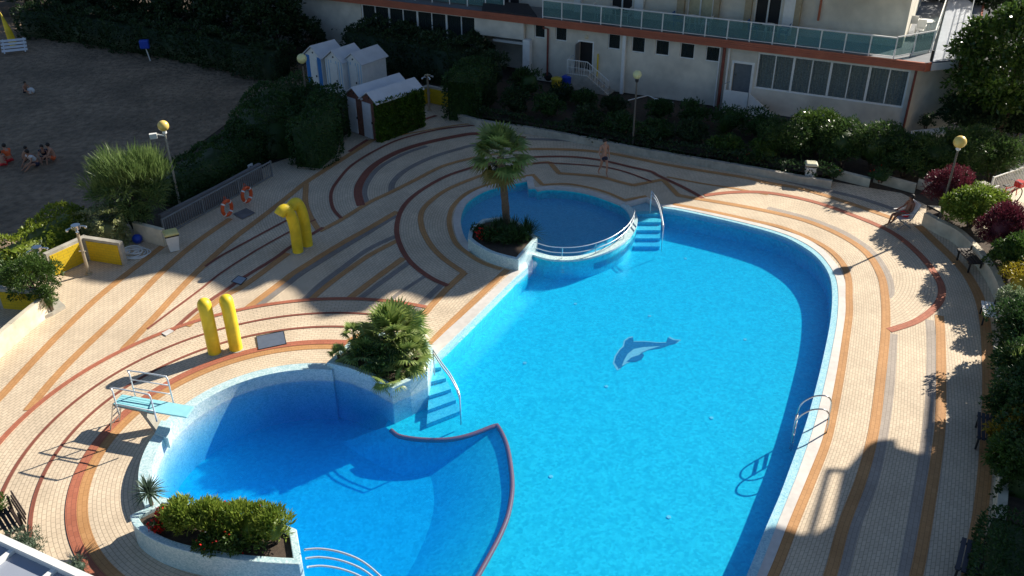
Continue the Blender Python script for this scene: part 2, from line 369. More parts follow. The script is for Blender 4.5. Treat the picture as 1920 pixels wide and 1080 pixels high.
def spike_crown(c, n, L, m, parent, name='leaves', w_=.03, elev=(-10, 85)):
    V = []; F = []; c = np.array(c, float)
    for k in range(n):
        e = R_(elev[0]+(elev[1]-elev[0])*random.random()**.8); a = random.random()*6.283; l = L*(.75+.4*random.random())
        d = np.array((math.cos(e)*math.cos(a), math.cos(e)*math.sin(a), math.sin(e))); s = np.array((-math.sin(a), math.cos(a), 0)); mid = c+d*l*.55; tip = c+d*l-np.array([0, 0, l*.18*math.cos(e)])
        o = len(V); V += [c-s*w_*.5, c+s*w_*.5, mid+s*w_, mid-s*w_]; F.append((o, o+1, o+2, o+3)); o = len(V); V += [mid-s*w_, mid+s*w_, tip+s*.003, tip-s*.003]; F.append((o, o+1, o+2, o+3))
    return fast_mesh(name, np.array(V), np.array(F), m, parent)
MT = {}
def K(n, *a, **k): MT[n] = mat(n, *a, **k)
K('bark', (.10, .075, .05), .9, .3, 12, bump=.6)
K('rail_steel', (.72, .76, .80), .3, .04, 8, metal=.35)
K('white_paint', (.78, .78, .76), .5, .05, 5, var2=.04); K('steel', (.62, .62, .62), .25, .05, 10, metal=1)
K('yellow_paint', (.83, .60, .025), .5, .08, 5, bump=.12, bscale=9, var2=.14, scale2=1.6); K('yellow_tile', (.62, .47, .03), .6, .14, 9)
K('plaster', (.66, .61, .52), .85, .06, 2.5, bump=.15, var2=.15, scale2=.6); K('stained_plaster', (.62, .55, .42), .85, .12, 3, bump=.2, var2=.22, scale2=1.1)
K('concrete', (.42, .39, .33), .85, .10, 6, bump=.25, var2=.12, scale2=1.5)
K('red_fascia', (.42, .12, .065), .6, .08, 4, var2=.08); K('red_pipe', (.20, .05, .035), .5); K('grey_floor', (.20, .21, .23), .8, .1, 3)
K('dark_void', (.015, .015, .017), .7); K('curtain', (.80, .86, .84), .9, .25, 14)  # dark_void puts the darkness of unlit rooms into a near-black colour
K('orange_buoy', (.75, .10, .02), .45); K('blue_plastic', (.01, .06, .45), .35); K('dark_wood', (.035, .022, .018), .6, .2, 20); K('dark_blue_slat', (.022, .028, .05), .5)
K('soil', (.07, .05, .035), .95, .3, 8, bump=.5); K('grey_metal', (.33, .35, .37), .45, .05, metal=.6); K('ivory', (.66, .60, .44), .6)
K('skin', (.42, .20, .12), .55, .05); K('dark_skin', (.20, .085, .05), .5, .05); K('hair', (.02, .013, .01), .6); K('red_cloth', (.70, .02, .03), .7); K('navy_cloth', (.015, .02, .05), .7)
K('white_cloth', (.7, .7, .7), .8); K('orange_cloth', (.75, .12, .03), .8); K('roof_white', (.62, .64, .68), .5, .05, 3, var2=.06); K('board_blue', (.30, .66, .72), .4, .05)
K('rubber', (.02, .02, .02), .6); K('hatch_metal', (.30, .34, .40), .35, .08, metal=.7); K('yellow_lid', (.72, .63, .25), .5); K('cream_lid', (.60, .57, .42), .5)
K('dark_wall', (.16, .15, .15), .9, .12, 3, var2=.15)
MT['globe'] = mat('globe', (.80, .58, .16), .3, .03, trans=0.0)
K('shaded_globe', (.74, .72, .36), .3, .03)  # the globe colour as it looks in shade, for the two shaded lamps
# ================================================================ SETTING
def cpts(c, r, a0, a1, n=60): return [(c[0]+r*math.cos(a0+(a1-a0)*k/(n-1)), c[1]+r*math.sin(a0+(a1-a0)*k/(n-1))) for k in range(n)]
def xy(pts, z=0): return [at(a, b, z)[:2] for a, b in pts]
def offset(P, d):
    P = np.array(P, float); t = np.gradient(P, axis=0); t /= np.linalg.norm(t, axis=1)[:, None]+1e-9
    return P+np.c_[-t[:, 1], t[:, 0]]*d
def strip(A, B, z0, z1, mb=None):
    """solid between two matching polylines"""
    mb = mb or MB(); n = len(A); V = [(a[0], a[1], z0) for a in A]+[(b[0], b[1], z0) for b in B]+[(a[0], a[1], z1) for a in A]+[(b[0], b[1], z1) for b in B]; F = []
    for i in range(n-1): F += [(2*n+i, 2*n+i+1, 3*n+i+1, 3*n+i), (i, n+i, n+i+1, i+1), (i, i+1, 2*n+i+1, 2*n+i), (n+i, 3*n+i, 3*n+i+1, n+i+1)]
    F += [(0, 2*n, 3*n, n), (n-1, 2*n-1, 4*n-1, 3*n-1)]
    return mb.add(V, F)
WL = -0.12   # water level
RIM_C, RIM_R = (-5.98, 18.49), 3.78
# --- outlines
LIP1 = [tuple(p) for p in crom(xy([(1172, 380), (1135, 366), (1100, 356), (1060, 350), (1025, 349), (1003, 352)]), 5)]
LIP2 = [tuple(p) for p in crom(xy([(998, 331), (970, 336), (935, 343), (897, 355), (867, 374), (855, 392), (850, 412), (853, 435), (862, 455), (876, 472)]), 5)]
LIP = LIP1+LIP2
RING = [tuple(p) for p in crom(xy([(988, 472), (1004, 478), (1030, 485), (1060, 487), (1090, 485), (1120, 478), (1150, 466), (1175, 449), (1190, 430), (1195, 412), (1191, 398), (1183, 388), (1172, 380)]), 5)]
COPL_O = resample(xy([(800, 658), (840, 620), (969, 504), (985, 490)]), 20); COPL_W = resample(xy([(811, 681), (873, 621), (971, 521), (990, 503)], -.05), 20)
_ro = [(1243, 384), (1273, 386), (1340, 401), (1407, 416), (1440, 424), (1473, 434), (1510, 448), (1540, 467), (1560, 488), (1575, 509), (1583, 530), (1586, 560), (1585, 600), (1579, 640), (1566, 711), (1548, 795), (1521, 880), (1505, 917), (1475, 997), (1445, 1075), (1400, 1180), (1340, 1300)]
_rw = [(1243, 392), (1270, 396), (1323, 407), (1380, 420), (1407, 427), (1440, 436), (1475, 448), (1506, 465), (1528, 481), (1546, 502), (1557, 526), (1560, 560), (1557, 600), (1550, 640), (1534, 711), (1511, 795), (1482, 876), (1462, 930), (1432, 1000), (1400, 1080), (1350, 1190), (1290, 1300)]
COPR_O = resample(crom(xy(_ro), 5), 110); COPR_W = resample(crom(xy(_rw, -.05), 5), 110)
a0 = math.atan2(at(618, 681, .3)[1]-RIM_C[1], at(618, 681, .3)[0]-RIM_C[0]); a1 = math.atan2(at(262, 940, .3)[1]-RIM_C[1], at(262, 940, .3)[0]-RIM_C[0])
if a1 < a0: a1 += 2*math.pi
RIM_OUT = cpts(RIM_C, RIM_R, a0-.05, a1+.06, 70); RIM_IN = cpts(RIM_C, RIM_R-.33, a0-.05, a1+.06, 70)
BOT = [(4.2, 9.2), (-6.3, 9.2)]
P3S = xy([(300, 1040), (420, 1090)])
HOLE = LIP+xy([(900, 484), (935, 498), (965, 507)])+[tuple(p) for p in COPL_O[::-1][2:]]+RIM_OUT[1:-1]+P3S+[(-6.3, 12.2)]+BOT[::-1]+[tuple(p) for p in COPR_O[::-1]]+xy([(1212, 369)])
DECK = xy([(-120, 690), (60, 520), (110, 455), (240, 420), (300, 436), (505, 308), (560, 290), (655, 250), (665, 190), (770, 165), (845, 162), (860, 215), (890, 222), (1000, 240), (1240, 282), (1500, 330), (1600, 347), (1690, 362), (1738, 385), (1733, 420), (1790, 448), (1850, 500), (1888, 575), (1885, 700), (1880, 860), (1870, 960), (1850, 1090)])+[(12.5, 8), (-13, 8), (-17, 13)]
# --- ground
mb = MB(); mb.sheet([(-170, -30), (170, -30), (170, 330), (-170, 330)], -.06, [DECK]); tag(mb.build('ground', MT['soil']), kind='structure')
def sand_mat():
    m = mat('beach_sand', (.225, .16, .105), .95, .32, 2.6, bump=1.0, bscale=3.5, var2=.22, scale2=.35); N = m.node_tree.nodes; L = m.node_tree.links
    b = [x for x in N if x.type == 'BUMP'][0]; b.inputs['Distance'].default_value = .25; return m
mb = MB(); SAND = xy([(-500, 1100), (-400, 640), (-100, 620), (40, 480), (110, 430), (240, 380), (330, 300), (480, 190), (560, 165), (640, 160), (640, 120), (540, 120), (400, 88), (240, 62), (100, 40), (0, 30), (-200, 10), (-900, 10)])
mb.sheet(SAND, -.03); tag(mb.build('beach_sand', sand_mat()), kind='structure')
K('gravel_path', (.66, .58, .44), .9, .10, 14, bump=.4, var2=.08)
mb = MB(); mb.sheet(xy([(1740, 384), (1800, 388), (1860, 372), (1960, 320), (2400, 240)])+[(60, 40), (60, 5), (13, 5)]+xy([(1895, 900), (1900, 600), (1880, 500), (1850, 440)]), -.02); tag(mb.build('path', MT['gravel_path']), kind='structure')
K('dark_asphalt', (.06, .06, .062), .9, .12, 9, bump=.3, var2=.15)
mb = MB(); mb.sheet([(22, 36.5), (60, 20), (90, 50), (90, 120), (-10, 120), (0, 57)], -.04); tag(mb.build('road', MT['dark_asphalt']), kind='structure')
# --- deck
mb = MB(); mb.sheet(DECK, 0, [HOLE]); tag(mb.build('pool_deck', deck_material()), kind='structure')
ORI = [(1591, 575), (1592, 590), (1586, 635), (1577, 696), (1563, 771), (1549, 830), (1523, 897), (1487, 985), (1454, 1070), (1400, 1190)]
_inner = [(1262, 383), (1340, 398), (1407, 413), (1473, 429), (1540, 459), (1575, 488), (1590, 520), (1592, 560)]+ORI[1:]
_outer = [(1330, 332), (1440, 352), (1540, 368), (1640, 392), (1725, 423), (1757, 452), (1797, 484), (1826, 522), (1846, 565), (1853, 620), (1856, 700), (1853, 790), (1848, 870), (1838, 950), (1826, 1030), (1805, 1190)]
A = resample(crom(xy(_inner), 5), 90); B = resample(crom(xy(_outer), 5), 90)
V = []; F = []; UV = []; nw = 8; sA = np.r_[0, np.cumsum(np.linalg.norm(np.diff((A+B)/2, axis=0), axis=1))]
for i in range(90):
    wd = float(np.linalg.norm(B[i]-A[i]))
    for j in range(nw+1): q = A[i]+(B[i]-A[i])*j/nw; V.append((q[0], q[1], .004)); UV.append((sA[i], wd*j/nw))
for i in range(89):
    for j in range(nw): a = i*(nw+1)+j; F.append((a, a+1, a+nw+2, a+nw+1))
me = bpy.data.meshes.new('pool_deck_curved'); me.from_pydata(V, [], F); ul = me.uv_layers.new(name='uv')
for l in me.loops: ul.data[l.index].uv = UV[l.vertex_index]
if me.polygons[0].normal.z < 0: me.flip_normals()
me.materials.append(uv_material('cream_brick_courses')); o = bpy.data.objects.new('pool_deck_curved', me); SC.collection.objects.link(o); tag(o, kind='structure')
PINK = [(1320, 367), (1373, 361), (1440, 362), (1523, 378), (1607, 407), (1673, 437), (1723, 477), (1757, 520), (1766, 550), (1753, 577), (1717, 603), (1667, 620)]
SEMI = [(1430, 368), (1523, 378), (1607, 407), (1673, 437), (1723, 477), (1757, 520), (1766, 550), (1753, 577), (1717, 603), (1664, 620), (1662, 560), (1650, 513), (1623, 473), (1573, 440), (1507, 413), (1440, 395)]
mb = MB(); mb.sheet(xy(SEMI), .006); tag(mb.build('pool_deck_semicircle', polar_material('cream_brick_rings', C3, 5.)), kind='structure')
# --- coloured paving bands
BANDS = {'grey': [], 'darkgrey': [], 'orange': [], 'darkred': [], 'red': []}
def px(col, pts, w, smooth=True, z=0): BANDS[col].append((crom(xy(pts), 6) if smooth and len(pts) > 2 else xy(pts), w))
def arc(col, c, r, d0, d1, w): BANDS[col].append((cpts(c, r, R_(d0), R_(d1), 90), w))
# around the diving pool
def ang(px_, py_, c): q = at(px_, py_); return math.degrees(math.atan2(q[1]-c[1], q[0]-c[0]))
arc('orange', C1, 5.17, ang(652, 652, C1), 275, .28); arc('red', C1, 5.42, ang(650, 642, C1), 275, .26); arc('darkred', C1, 6.33, ang(700, 622, C1), 265, .10); arc('darkred', C1, 7.18, ang(735, 597, C1), 250, .10); arc('red', C1, 8.10, ang(792, 584, C1), 240, .18)
# long bands from the top to the left
px('orange', [(318, 452), (200, 544), (120, 618), (60, 680), (0, 745), (-60, 805)], .28); px('orange', [(432, 410), (365, 457), (302, 512), (240, 575), (150, 660), (100, 712), (52, 770)], .28)
px('orange', [(700, 262), (652, 292), (600, 325), (567, 347), (530, 377), (485, 412), (435, 450), (380, 500), (340, 540), (290, 595), (232, 655)], .28)
px('darkred', [(567, 400), (535, 415), (475, 447), (415, 480), (385, 500)], .12); px('darkred', [(592, 412), (545, 434), (477, 472), (415, 512), (380, 540), (340, 570), (277, 617)], .10)
px('darkred', [(606, 427), (547, 462), (515, 485), (455, 522), (430, 540), (400, 560), (365, 584), (322, 622)], .17); px('orange', [(540, 475), (463, 532), (420, 556), (388, 580), (350, 612)], .28)
px('orange', [(745, 397), (685, 432), (640, 457), (557, 508), (530, 528), (465, 577)], .28); px('darkgrey', [(742, 404), (687, 438), (645, 463), (563, 514), (540, 532), (482, 575)], .28)
px('darkgrey', [(742, 443), (690, 468), (640, 504), (600, 535), (570, 563)], .24); px('orange', [(746, 451), (694, 478), (645, 512), (608, 540), (582, 563)], .24)
px('orange', [(757, 484), (702, 524), (655, 560)], .28); px('darkgrey', [(767, 492), (713, 531), (672, 562)], .24); px('darkgrey', [(797, 518), (744, 553), (728, 570)], .17)
px('darkgrey', [(828, 534), (793, 567), (782, 582)], .24)
px('orange', [(872, 511), (840, 540), (810, 572), (786, 596), (740, 610), (700, 618), (655, 640), (640, 655)], .26)
px('orange', [(951, 506), (927, 529), (831, 620), (805, 650)], .26)
# around the paddling pool
px('darkred', [(840, 536), (805, 520), (769, 491), (749, 457), (744, 425), (755, 390), (783, 362), (832, 333), (880, 316), (917, 306), (985, 296), (1060, 294), (1122, 300), (1185, 314), (1220, 322), (1235, 330), (1282, 352), (1318, 372)], .20)
px('orange', [(870, 512), (833, 486), (808, 460), (792, 430), (790, 400), (810, 375), (850, 350), (925, 322), (985, 309), (1031, 304)], .23)
px('orange', [(940, 505), (905, 493), (878, 476), (854, 455), (843, 425), (844, 400), (855, 380), (880, 360), (920, 345), (960, 336), (999, 328)], .20)
px('orange', [(998, 327), (1017, 347)], .2, 0); px('orange', [(1016, 347), (1060, 345), (1100, 351), (1137, 361), (1172, 376)], .17); px('orange', [(1170, 376), (1212, 368)], .2, 0)
px('darkred', [(1000, 307), (1030, 306), (1120, 312), (1170, 322), (1222, 341)], .13)
px('orange', [(1030, 304), (1048, 325)], .24, 0); px('orange', [(1046, 325), (1120, 331), (1160, 341), (1188, 348)], .24); px('orange', [(1186, 348), (1243, 337)], .24, 0); px('orange', [(1242, 336), (1272, 367)], .24, 0)
px('orange', [(1270, 366), (1295, 371), (1340, 378), (1423, 393), (1507, 413), (1573, 440), (1623, 473), (1650, 513), (1659, 553), (1661, 600), (1659, 640), (1651, 711), (1638, 810), (1615, 897), (1582, 985), (1557, 1077), (1515, 1190)], .28)
px('grey', [(1440, 389), (1510, 407), (1580, 434), (1634, 470), (1664, 512), (1672, 545), (1666, 558)], (.10, -.18))
px('orange', _inner[:8]+ORI[1:], .24)
px('orange', [(960, 283), (990, 280), (1070, 281), (1145, 288), (1245, 308), (1320, 321), (1395, 333), (1440, 343), (1510, 356), (1600, 384), (1680, 412)], .28)
px('darkgrey', [(985, 261), (1070, 264), (1150, 276), (1260, 298), (1400, 322), (1520, 350), (1620, 374), (1710, 405)], .28)
px('orange', [(1250, 332), (1320, 345), (1373, 353), (1440, 365)], .14)
px('red', PINK, .26)
px('grey', [(1674, 626), (1673, 640), (1667, 726), (1654, 817), (1634, 905), (1602, 985), (1577, 1077), (1535, 1190)], .30); px('grey', [(1743, 600), (1746, 640), (1745, 741), (1734, 850), (1720, 935), (1695, 1077), (1670, 1190)], .28)
px('orange', [(1761, 592), (1764, 640), (1764, 771), (1757, 847), (1744, 935), (1722, 1060), (1690, 1190)], .28)
px('orange', [(1722, 424), (1757, 457), (1796, 495), (1822, 530), (1841, 575), (1850, 640), (1853, 740), (1848, 860), (1838, 960), (1824, 1040), (1800, 1190)], .34)
# fan of arcs at the back left
px('orange', [(574, 345), (573, 380), (582, 407), (599, 434)], .24); px('orange', [(599, 434), (640, 412), (692, 380), (730, 362), (780, 337), (830, 312), (885, 297), (930, 289), (960, 284)], .23)
px('darkred', [(640, 410), (624, 390), (621, 362), (635, 337), (660, 310), (705, 282), (755, 260), (830, 242), (905, 234)], .15)
px('darkred', [(677, 386), (671, 362), (677, 340), (700, 312), (742, 287), (792, 270), (855, 256), (900, 251), (985, 259)], .36); px('darkgrey', [(688, 380), (683, 362), (690, 340), (712, 314), (755, 290), (800, 274)], .24)
px('darkgrey', [(734, 360), (737, 342), (760, 320), (805, 297), (855, 281), (900, 271), (985, 267)], .28)
px('darkred', [(655, 285), (668, 276), (690, 262)], .2); px('darkred', [(790, 226), (818, 217)], .2); px('orange', [(700, 262), (760, 252), (850, 236), (890, 232)], .13)
BC = {'orange': ((.54, .285, .12), (.49, .25, .10), (.34, .17, .07)), 'red': ((.45, .155, .09), (.40, .13, .075), (.25, .09, .06)), 'darkred': ((.27, .09, .06), (.24, .075, .05), (.16, .06, .045)), 'grey': ((.42, .355, .30), (.38, .32, .27), (.25, .21, .18)), 'darkgrey': ((.28, .245, .22), (.25, .22, .195), (.18, .155, .14))}
k = 0
for c, lst in BANDS.items():
    V = []; F = []; UV = []
    for P, wd in lst:
        P = np.array([(p[0], p[1]) for p in P], float)
        if len(P) == 2: P = resample(P, 6)
        t = np.gradient(P, axis=0); t /= np.linalg.norm(t, axis=1)[:, None]+1e-9; nn = np.c_[-t[:, 1], t[:, 0]]
        h0, h1 = (wd/2, -wd/2) if not hasattr(wd, '__len__') else wd
        s = np.r_[0, np.cumsum(np.linalg.norm(np.diff(P, axis=0), axis=1))]; A_ = P+nn*h0; B_ = P+nn*h1; n = len(P); o_ = len(V); z = .007+.00025*k; k += 1
        V += [(x, y, z) for x, y in A_]+[(x, y, z) for x, y in B_]; UV += [(q, h0) for q in s]+[(q, h1) for q in s]
        F += [(o_+n+i, o_+n+i+1, o_+i+1, o_+i) for i in range(n-1)]
    me = bpy.data.meshes.new(c+'_paving_bands'); me.from_pydata(V, [], F); ul = me.uv_layers.new(name='uv')
    for l in me.loops: ul.data[l.index].uv = UV[l.vertex_index]
    me.materials.append(uv_material(c+'_brick', BC[c], ms=.006)); o = bpy.data.objects.new({'darkred': 'maroon', 'darkgrey': 'dark_grey'}.get(c, c)+'_paving_bands', me); SC.collection.objects.link(o); tag(o, kind='structure')
# --- pool basin
MT['tile'] = mosaic('pool_floor_mosaic', (.015, .59, .66), (.06, .89, .90), .08, .14); MT['rim_tile'] = mosaic('rim_mosaic', (.30, .50, .54), (.70, .82, .82), .035, .14); MT['pale_tile'] = mosaic('paddling_floor_mosaic', (.05, .50, .72), (.14, .68, .88), .07, .1)  # floor tile mottling is strengthened to imitate rippled light under water
K('coping_stone', (.62, .58, .54), .6, .08, 5, bump=.1, var2=.08); MT['wet_tile'] = mosaic('edge_mosaic', (.22, .50, .62), (.50, .76, .82), .035, .1)
MF, WF, PF = -.85, -1.6, -.45
def coping(O, W, f, name, side=1):
    M1 = O+(W-O)*f; b = MB(); strip(O+(O-W)*.08, M1, -.25, .014, b); tag(b.build('coping', MT['coping_stone']), kind='structure')
    b = MB(); strip(M1, W, -.25, .002, b); tag(b.build('pool_edge_mosaic', MT['wet_tile']), kind='structure')
    b = MB(); strip(O, W+(O-W)*.02, -2.4, -.25, b); tag(b.build('pool_wall', MT['tile']), kind='structure')
coping(np.array(COPR_O), np.array(COPR_W), .55, 'r'); coping(np.array(COPL_O), np.array(COPL_W), .8, 'l')
# paddling pool rims
cpad = np.array(LIP).mean(0); b = MB(); b2 = MB()
def inward(P, d):
    P = np.array(P); Q = offset(P, d)
    return Q if np.linalg.norm(Q[len(Q)//2]-cpad) < np.linalg.norm(P[len(P)//2]-cpad) else offset(P, -d)
for Lp in (LIP1, LIP2): q0 = np.array(Lp); q1 = inward(Lp, .30); strip(q0, q1, -.06, .012, b); strip(q0, q1*.995+q0*.005, -2.4, -.06, b2)
nt = np.array([LIP1[-1], LIP2[0]]); nd_ = inward(LIP1, .3)[-1]-np.array(LIP1[-1]); nl = (nt[1]-nt[0])/np.linalg.norm(nt[1]-nt[0]); nx = np.array([nl[1], -nl[0]])
if nx[0] > 0: nx = -nx
strip(nt, nt+nx*.28, -.06, .016, b); strip(nt, nt+nx*.275, -2.4, -.06, b2)
tag(b.build('paddling_pool_lip', MT['coping_stone']), kind='structure'); tag(b2.build('paddling_pool_wall', MT['tile']), kind='structure'); LB = inward(LIP2, .3)
RA = np.array(RING); RB = offset(RA, .26)
if np.linalg.norm(RB[20]-cpad) > np.linalg.norm(RA[20]-cpad): RB = offset(RA, -.26)
b = MB(); strip(RA, RB, -2.4, -.09, b); tag(b.build('paddling_pool_ring_wall', MT['tile']), kind='structure')
b = MB(); strip(RA+(RA-RB)*.06, RB+(RB-RA)*.06, -.09, -.01, b); tag(b.build('paddling_pool_ring_cap', MT['rim_tile']), kind='structure')
PADP = [tuple(p) for p in LB]+xy([(900, 470), (950, 480), (1000, 470)])+[tuple(p) for p in RA]
b = MB(); b.sheet(LIP+xy([(935, 490)])+RING[:-1], PF); tag(b.build('paddling_pool_floor', MT['pale_tile']), kind='structure')
# diving pool rim
b = MB(); strip(np.array(RIM_OUT), np.array(RIM_IN), -2.4, .30, b); o = b.build('diving_pool_rim', MT['rim_tile']); tag(o, kind='structure')
# drop-off edge and floors
DV1 = resample(crom(xy([(722, 800), (735, 810), (750, 820), (790, 826), (840, 826), (880, 818), (920, 803), (932, 799)], MF), 5), 40); DV2 = resample(crom(xy([(932, 799), (941, 814), (951, 840), (958, 880), (960, 920), (953, 965), (940, 1000), (925, 1030), (897, 1080), (850, 1160), (800, 1240)], MF), 5), 60)
BS1 = resample(crom(xy([(640, 830), (690, 862), (745, 888), (780, 889), (805, 886)], WF), 5), 40); BS2 = resample(crom(xy([(805, 886), (813, 920), (812, 960), (797, 1010), (768, 1070), (715, 1150), (660, 1230)], WF), 5), 60)
MAINP = [tuple(p) for p in COPR_O]+[(4.2, 9.2)]+[tuple(p) for p in DV2[::-1]]+[tuple(p) for p in DV1[::-1][1:]]+[(-3.6, 21.5), (-3.2, 23.5)]+[tuple(p) for p in COPL_O]+[(1.2, 31.)]+xy([(1100, 440), (1150, 400), (1172, 385), (1212, 369)])
b = MB(); b.sheet(MAINP, MF); tag(b.build('main_pool_floor', MT['tile']), kind='structure')
b = MB(); b.sheet([(-12, 8), (2, 8), (0, 21), (-3, 25), (-12, 25)], WF); tag(b.build('diving_pool_floor', MT['tile']), kind='structure')
b = MB()
for Dv, Bs in ((DV1, BS1), (DV2, BS2)):
    n = len(Dv); b.add([(p[0], p[1], MF) for p in Dv]+[(p[0], p[1], WF) for p in Bs], [(i, n+i, n+i+1, i+1) for i in range(n-1)])
tag(b.build('diving_pool_slope', MT['tile'], smooth=True), kind='structure')
K('brick_edge', (.62, .10, .06), .5, .15, 20)
b = MB(); b.tube([(p[0], p[1], MF+.03) for p in list(DV1)[3:]+list(DV2)[1:]], .07, 8); tag(b.build('drop_off_edge', MT['brick_edge'], smooth=True), kind='structure')
MT['step_tile'] = mosaic('step_mosaic', (.06, .52, .68), (.16, .74, .84), .05, .1)
# steps in the water
def steps(name, Lp, Rp, n, z0, dz, ymax):
    b = MB()
    for k in range(n):
        z = z0-dz*k; P = []
        for t in (k/n, 1.0): P.append((Lp, t)); P.append((Rp, t))
        q = lambda S, t: at(S[0][0]+(S[1][0]-S[0][0])*t, S[0][1]+(S[1][1]-S[0][1])*t, z)[:2]
        b.prism([q(Lp, 0), q(Rp, 0), q(Rp, (k+1)/n), q(Lp, (k+1)/n)], z-1.6 if z-1.6 > -2.3 else -2.3, z+.0005*k)
    tag(b.build(name, MT['step_tile']), kind='structure')
steps('pool_steps_back', ((1184, 386), (1188, 462)), ((1241, 386), (1237, 462)), 5, -.18, .13, 0)
steps('pool_steps_middle', ((809, 664), (800, 795)), ((818, 668), (864, 770)), 5, -.18, .13, 0)
b = MB(); b.prism(xy([(1170, 381), (1212, 370), (1244, 385), (1243, 394), (1200, 396), (1186, 398)], -.17), -2.3, -.172); tag(b.build('steps_landing', MT['wet_tile']), kind='structure')
b = MB(); q = xy([(1172, 380), (1212, 369), (1244, 385)]); strip(np.array(q), np.array([np.array(t_)+np.array([-.03, -.22]) for t_ in q]), -2.3, .012, b); tag(b.build('steps_lip', MT['coping_stone']), kind='structure')
b = MB()
for k, (r0_, z) in enumerate(((.55, -.33), (.9, -.39))): q0 = offset(RA, (.26 if abs(RB[5][0]-offset(RA, .26)[5][0]) < 1e-6 else -.26)); sg = 1 if np.allclose(q0, RB) and abs(RB[5][0]-offset(RA, .26)[5][0]) < 1e-6 else -1; strip(RA[24:46], offset(RA, sg*r0_)[24:46], -.6, z+.0, b)
tag(b.build('paddling_pool_steps', MT['pale_tile']), kind='structure')
# --- water
def water_mat():
    m = newmat('pool_water'); N = m.node_tree.nodes; L = m.node_tree.links; N.remove(N['Principled BSDF']); out = N['Material Output']
    tr = N.new('ShaderNodeBsdfTransparent'); gl = N.new('ShaderNodeBsdfGlossy'); gl.inputs['Roughness'].default_value = .04; fr = N.new('ShaderNodeLayerWeight'); fr.inputs[0].default_value = .5
    mx = N.new('ShaderNodeMixShader'); tc = N.new('ShaderNodeTexCoord'); nz = N.new('ShaderNodeTexNoise'); nz.inputs['Scale'].default_value = 5.5; nz.inputs['Detail'].default_value = 5; nz.inputs['Distortion'].default_value = .6
    L.new(tc.outputs['Object'], nz.inputs[0]); bp = N.new('ShaderNodeBump'); bp.inputs['Strength'].default_value = .55; bp.inputs['Distance'].default_value = .03; L.new(nz.outputs[0], bp.inputs['Height'])
    L.new(bp.outputs[0], gl.inputs['Normal']); L.new(bp.outputs[0], fr.inputs['Normal']); g_ = N.new('ShaderNodeNewGeometry'); L.new(M_('ADD', N, L, M_('MULTIPLY_ADD', N, L, M_('POWER', N, L, fr.outputs[1], 5), .9, .02), M_('MULTIPLY', N, L, g_.outputs['Backfacing'], .14)), mx.inputs[0]); L.new(tr.outputs[0], mx.inputs[1]); L.new(gl.outputs[0], mx.inputs[2]); L.new(mx.outputs[0], out.inputs[0])
    va = N.new('ShaderNodeVolumeAbsorption'); va.inputs[0].default_value = (.35, .80, .985, 1); va.inputs[1].default_value = 1.0
    vs = N.new('ShaderNodeVolumeScatter'); vs.inputs['Color'].default_value = (.0, .40, 1, 1); vs.inputs['Density'].default_value = .16; ad = N.new('ShaderNodeAddShader'); L.new(va.outputs[0], ad.inputs[0]); L.new(vs.outputs[0], ad.inputs[1]); L.new(ad.outputs[0], out.inputs['Volume']); return m
MT['water'] = water_mat()
b = MB(); b.prism(HOLE, -2.3, WL); tag(b.build('pool_water', MT['water']), kind='structure')
# dolphin picture in the floor
def flat(name, pts, z, m): b = MB(); b.sheet([tuple(p) for p in pts], z); o = b.build(name, m); tag(o, kind='structure'); return o
K('dolphin_dark', (.05, .20, .30), .4, .3, 14); K('dolphin_light', (.62, .72, .66), .4, .1, 14)
body = [(1152, 680), (1155, 668), (1163, 656), (1170, 650), (1172, 640), (1180, 634), (1187, 633), (1188, 641), (1210, 641), (1232, 643), (1249, 643), (1252, 633), (1262, 638), (1274, 639), (1266, 645), (1254, 648), (1238, 654), (1215, 657), (1203, 663), (1195, 673), (1175, 681), (1165, 690), (1160, 692)]
cx_, cy_ = 1205, 660
DOL = thing('dolphin_mosaic', 'dark blue and white dolphin picture laid in the floor of the main pool', 'mosaic', at(1205, 660, MF))
def dflat(name, pts, z, m): b = MB(); b.sheet([tuple(p) for p in xy(pts, MF)], z); return b.build(name, m, DOL)
dflat('outline', [((x-cx_)*1.03+cx_+(-1.5 if x < 1180 else 1.5 if x > 1250 else 0), (y-cy_)*1.08+cy_) for x, y in body], MF+.006, MT['dolphin_light'])
dflat('back', body, MF+.010, MT['dolphin_dark'])
dflat('belly', [(1166, 687), (1170, 676), (1177, 664), (1188, 655), (1205, 651.5), (1238, 649.5), (1216, 656), (1203, 661.5), (1194, 671), (1178, 680)], MF+.014, MT['dolphin_light'])
dflat('flipper', [(1174, 679), (1184, 671), (1196, 667), (1205, 663), (1208, 667), (1203, 675), (1192, 679)], MF+.018, MT['dolphin_dark'])
K('light_spot', (.45, .8, .78), .4)
for i, (a, b_) in enumerate([(1079, 570), (1218, 593), (984, 681), (1137, 725), (1334, 784), (1397, 637), (1033, 894), (1254, 970), (1285, 485)]):
    p = at(a, b_, MF); b = MB(); b.tube([(p[0], p[1], MF-.01), (p[0], p[1], MF+.02)], .06, 12); o = b.build('floor_inlet', MT['light_spot']); tag(o, 'small pale round fitting in the floor of the main pool', 'inlet', 'round fittings in the pool floor')
for a, b_, z in [(1354, 426, -.4), (843, 660, -.35)]: pass
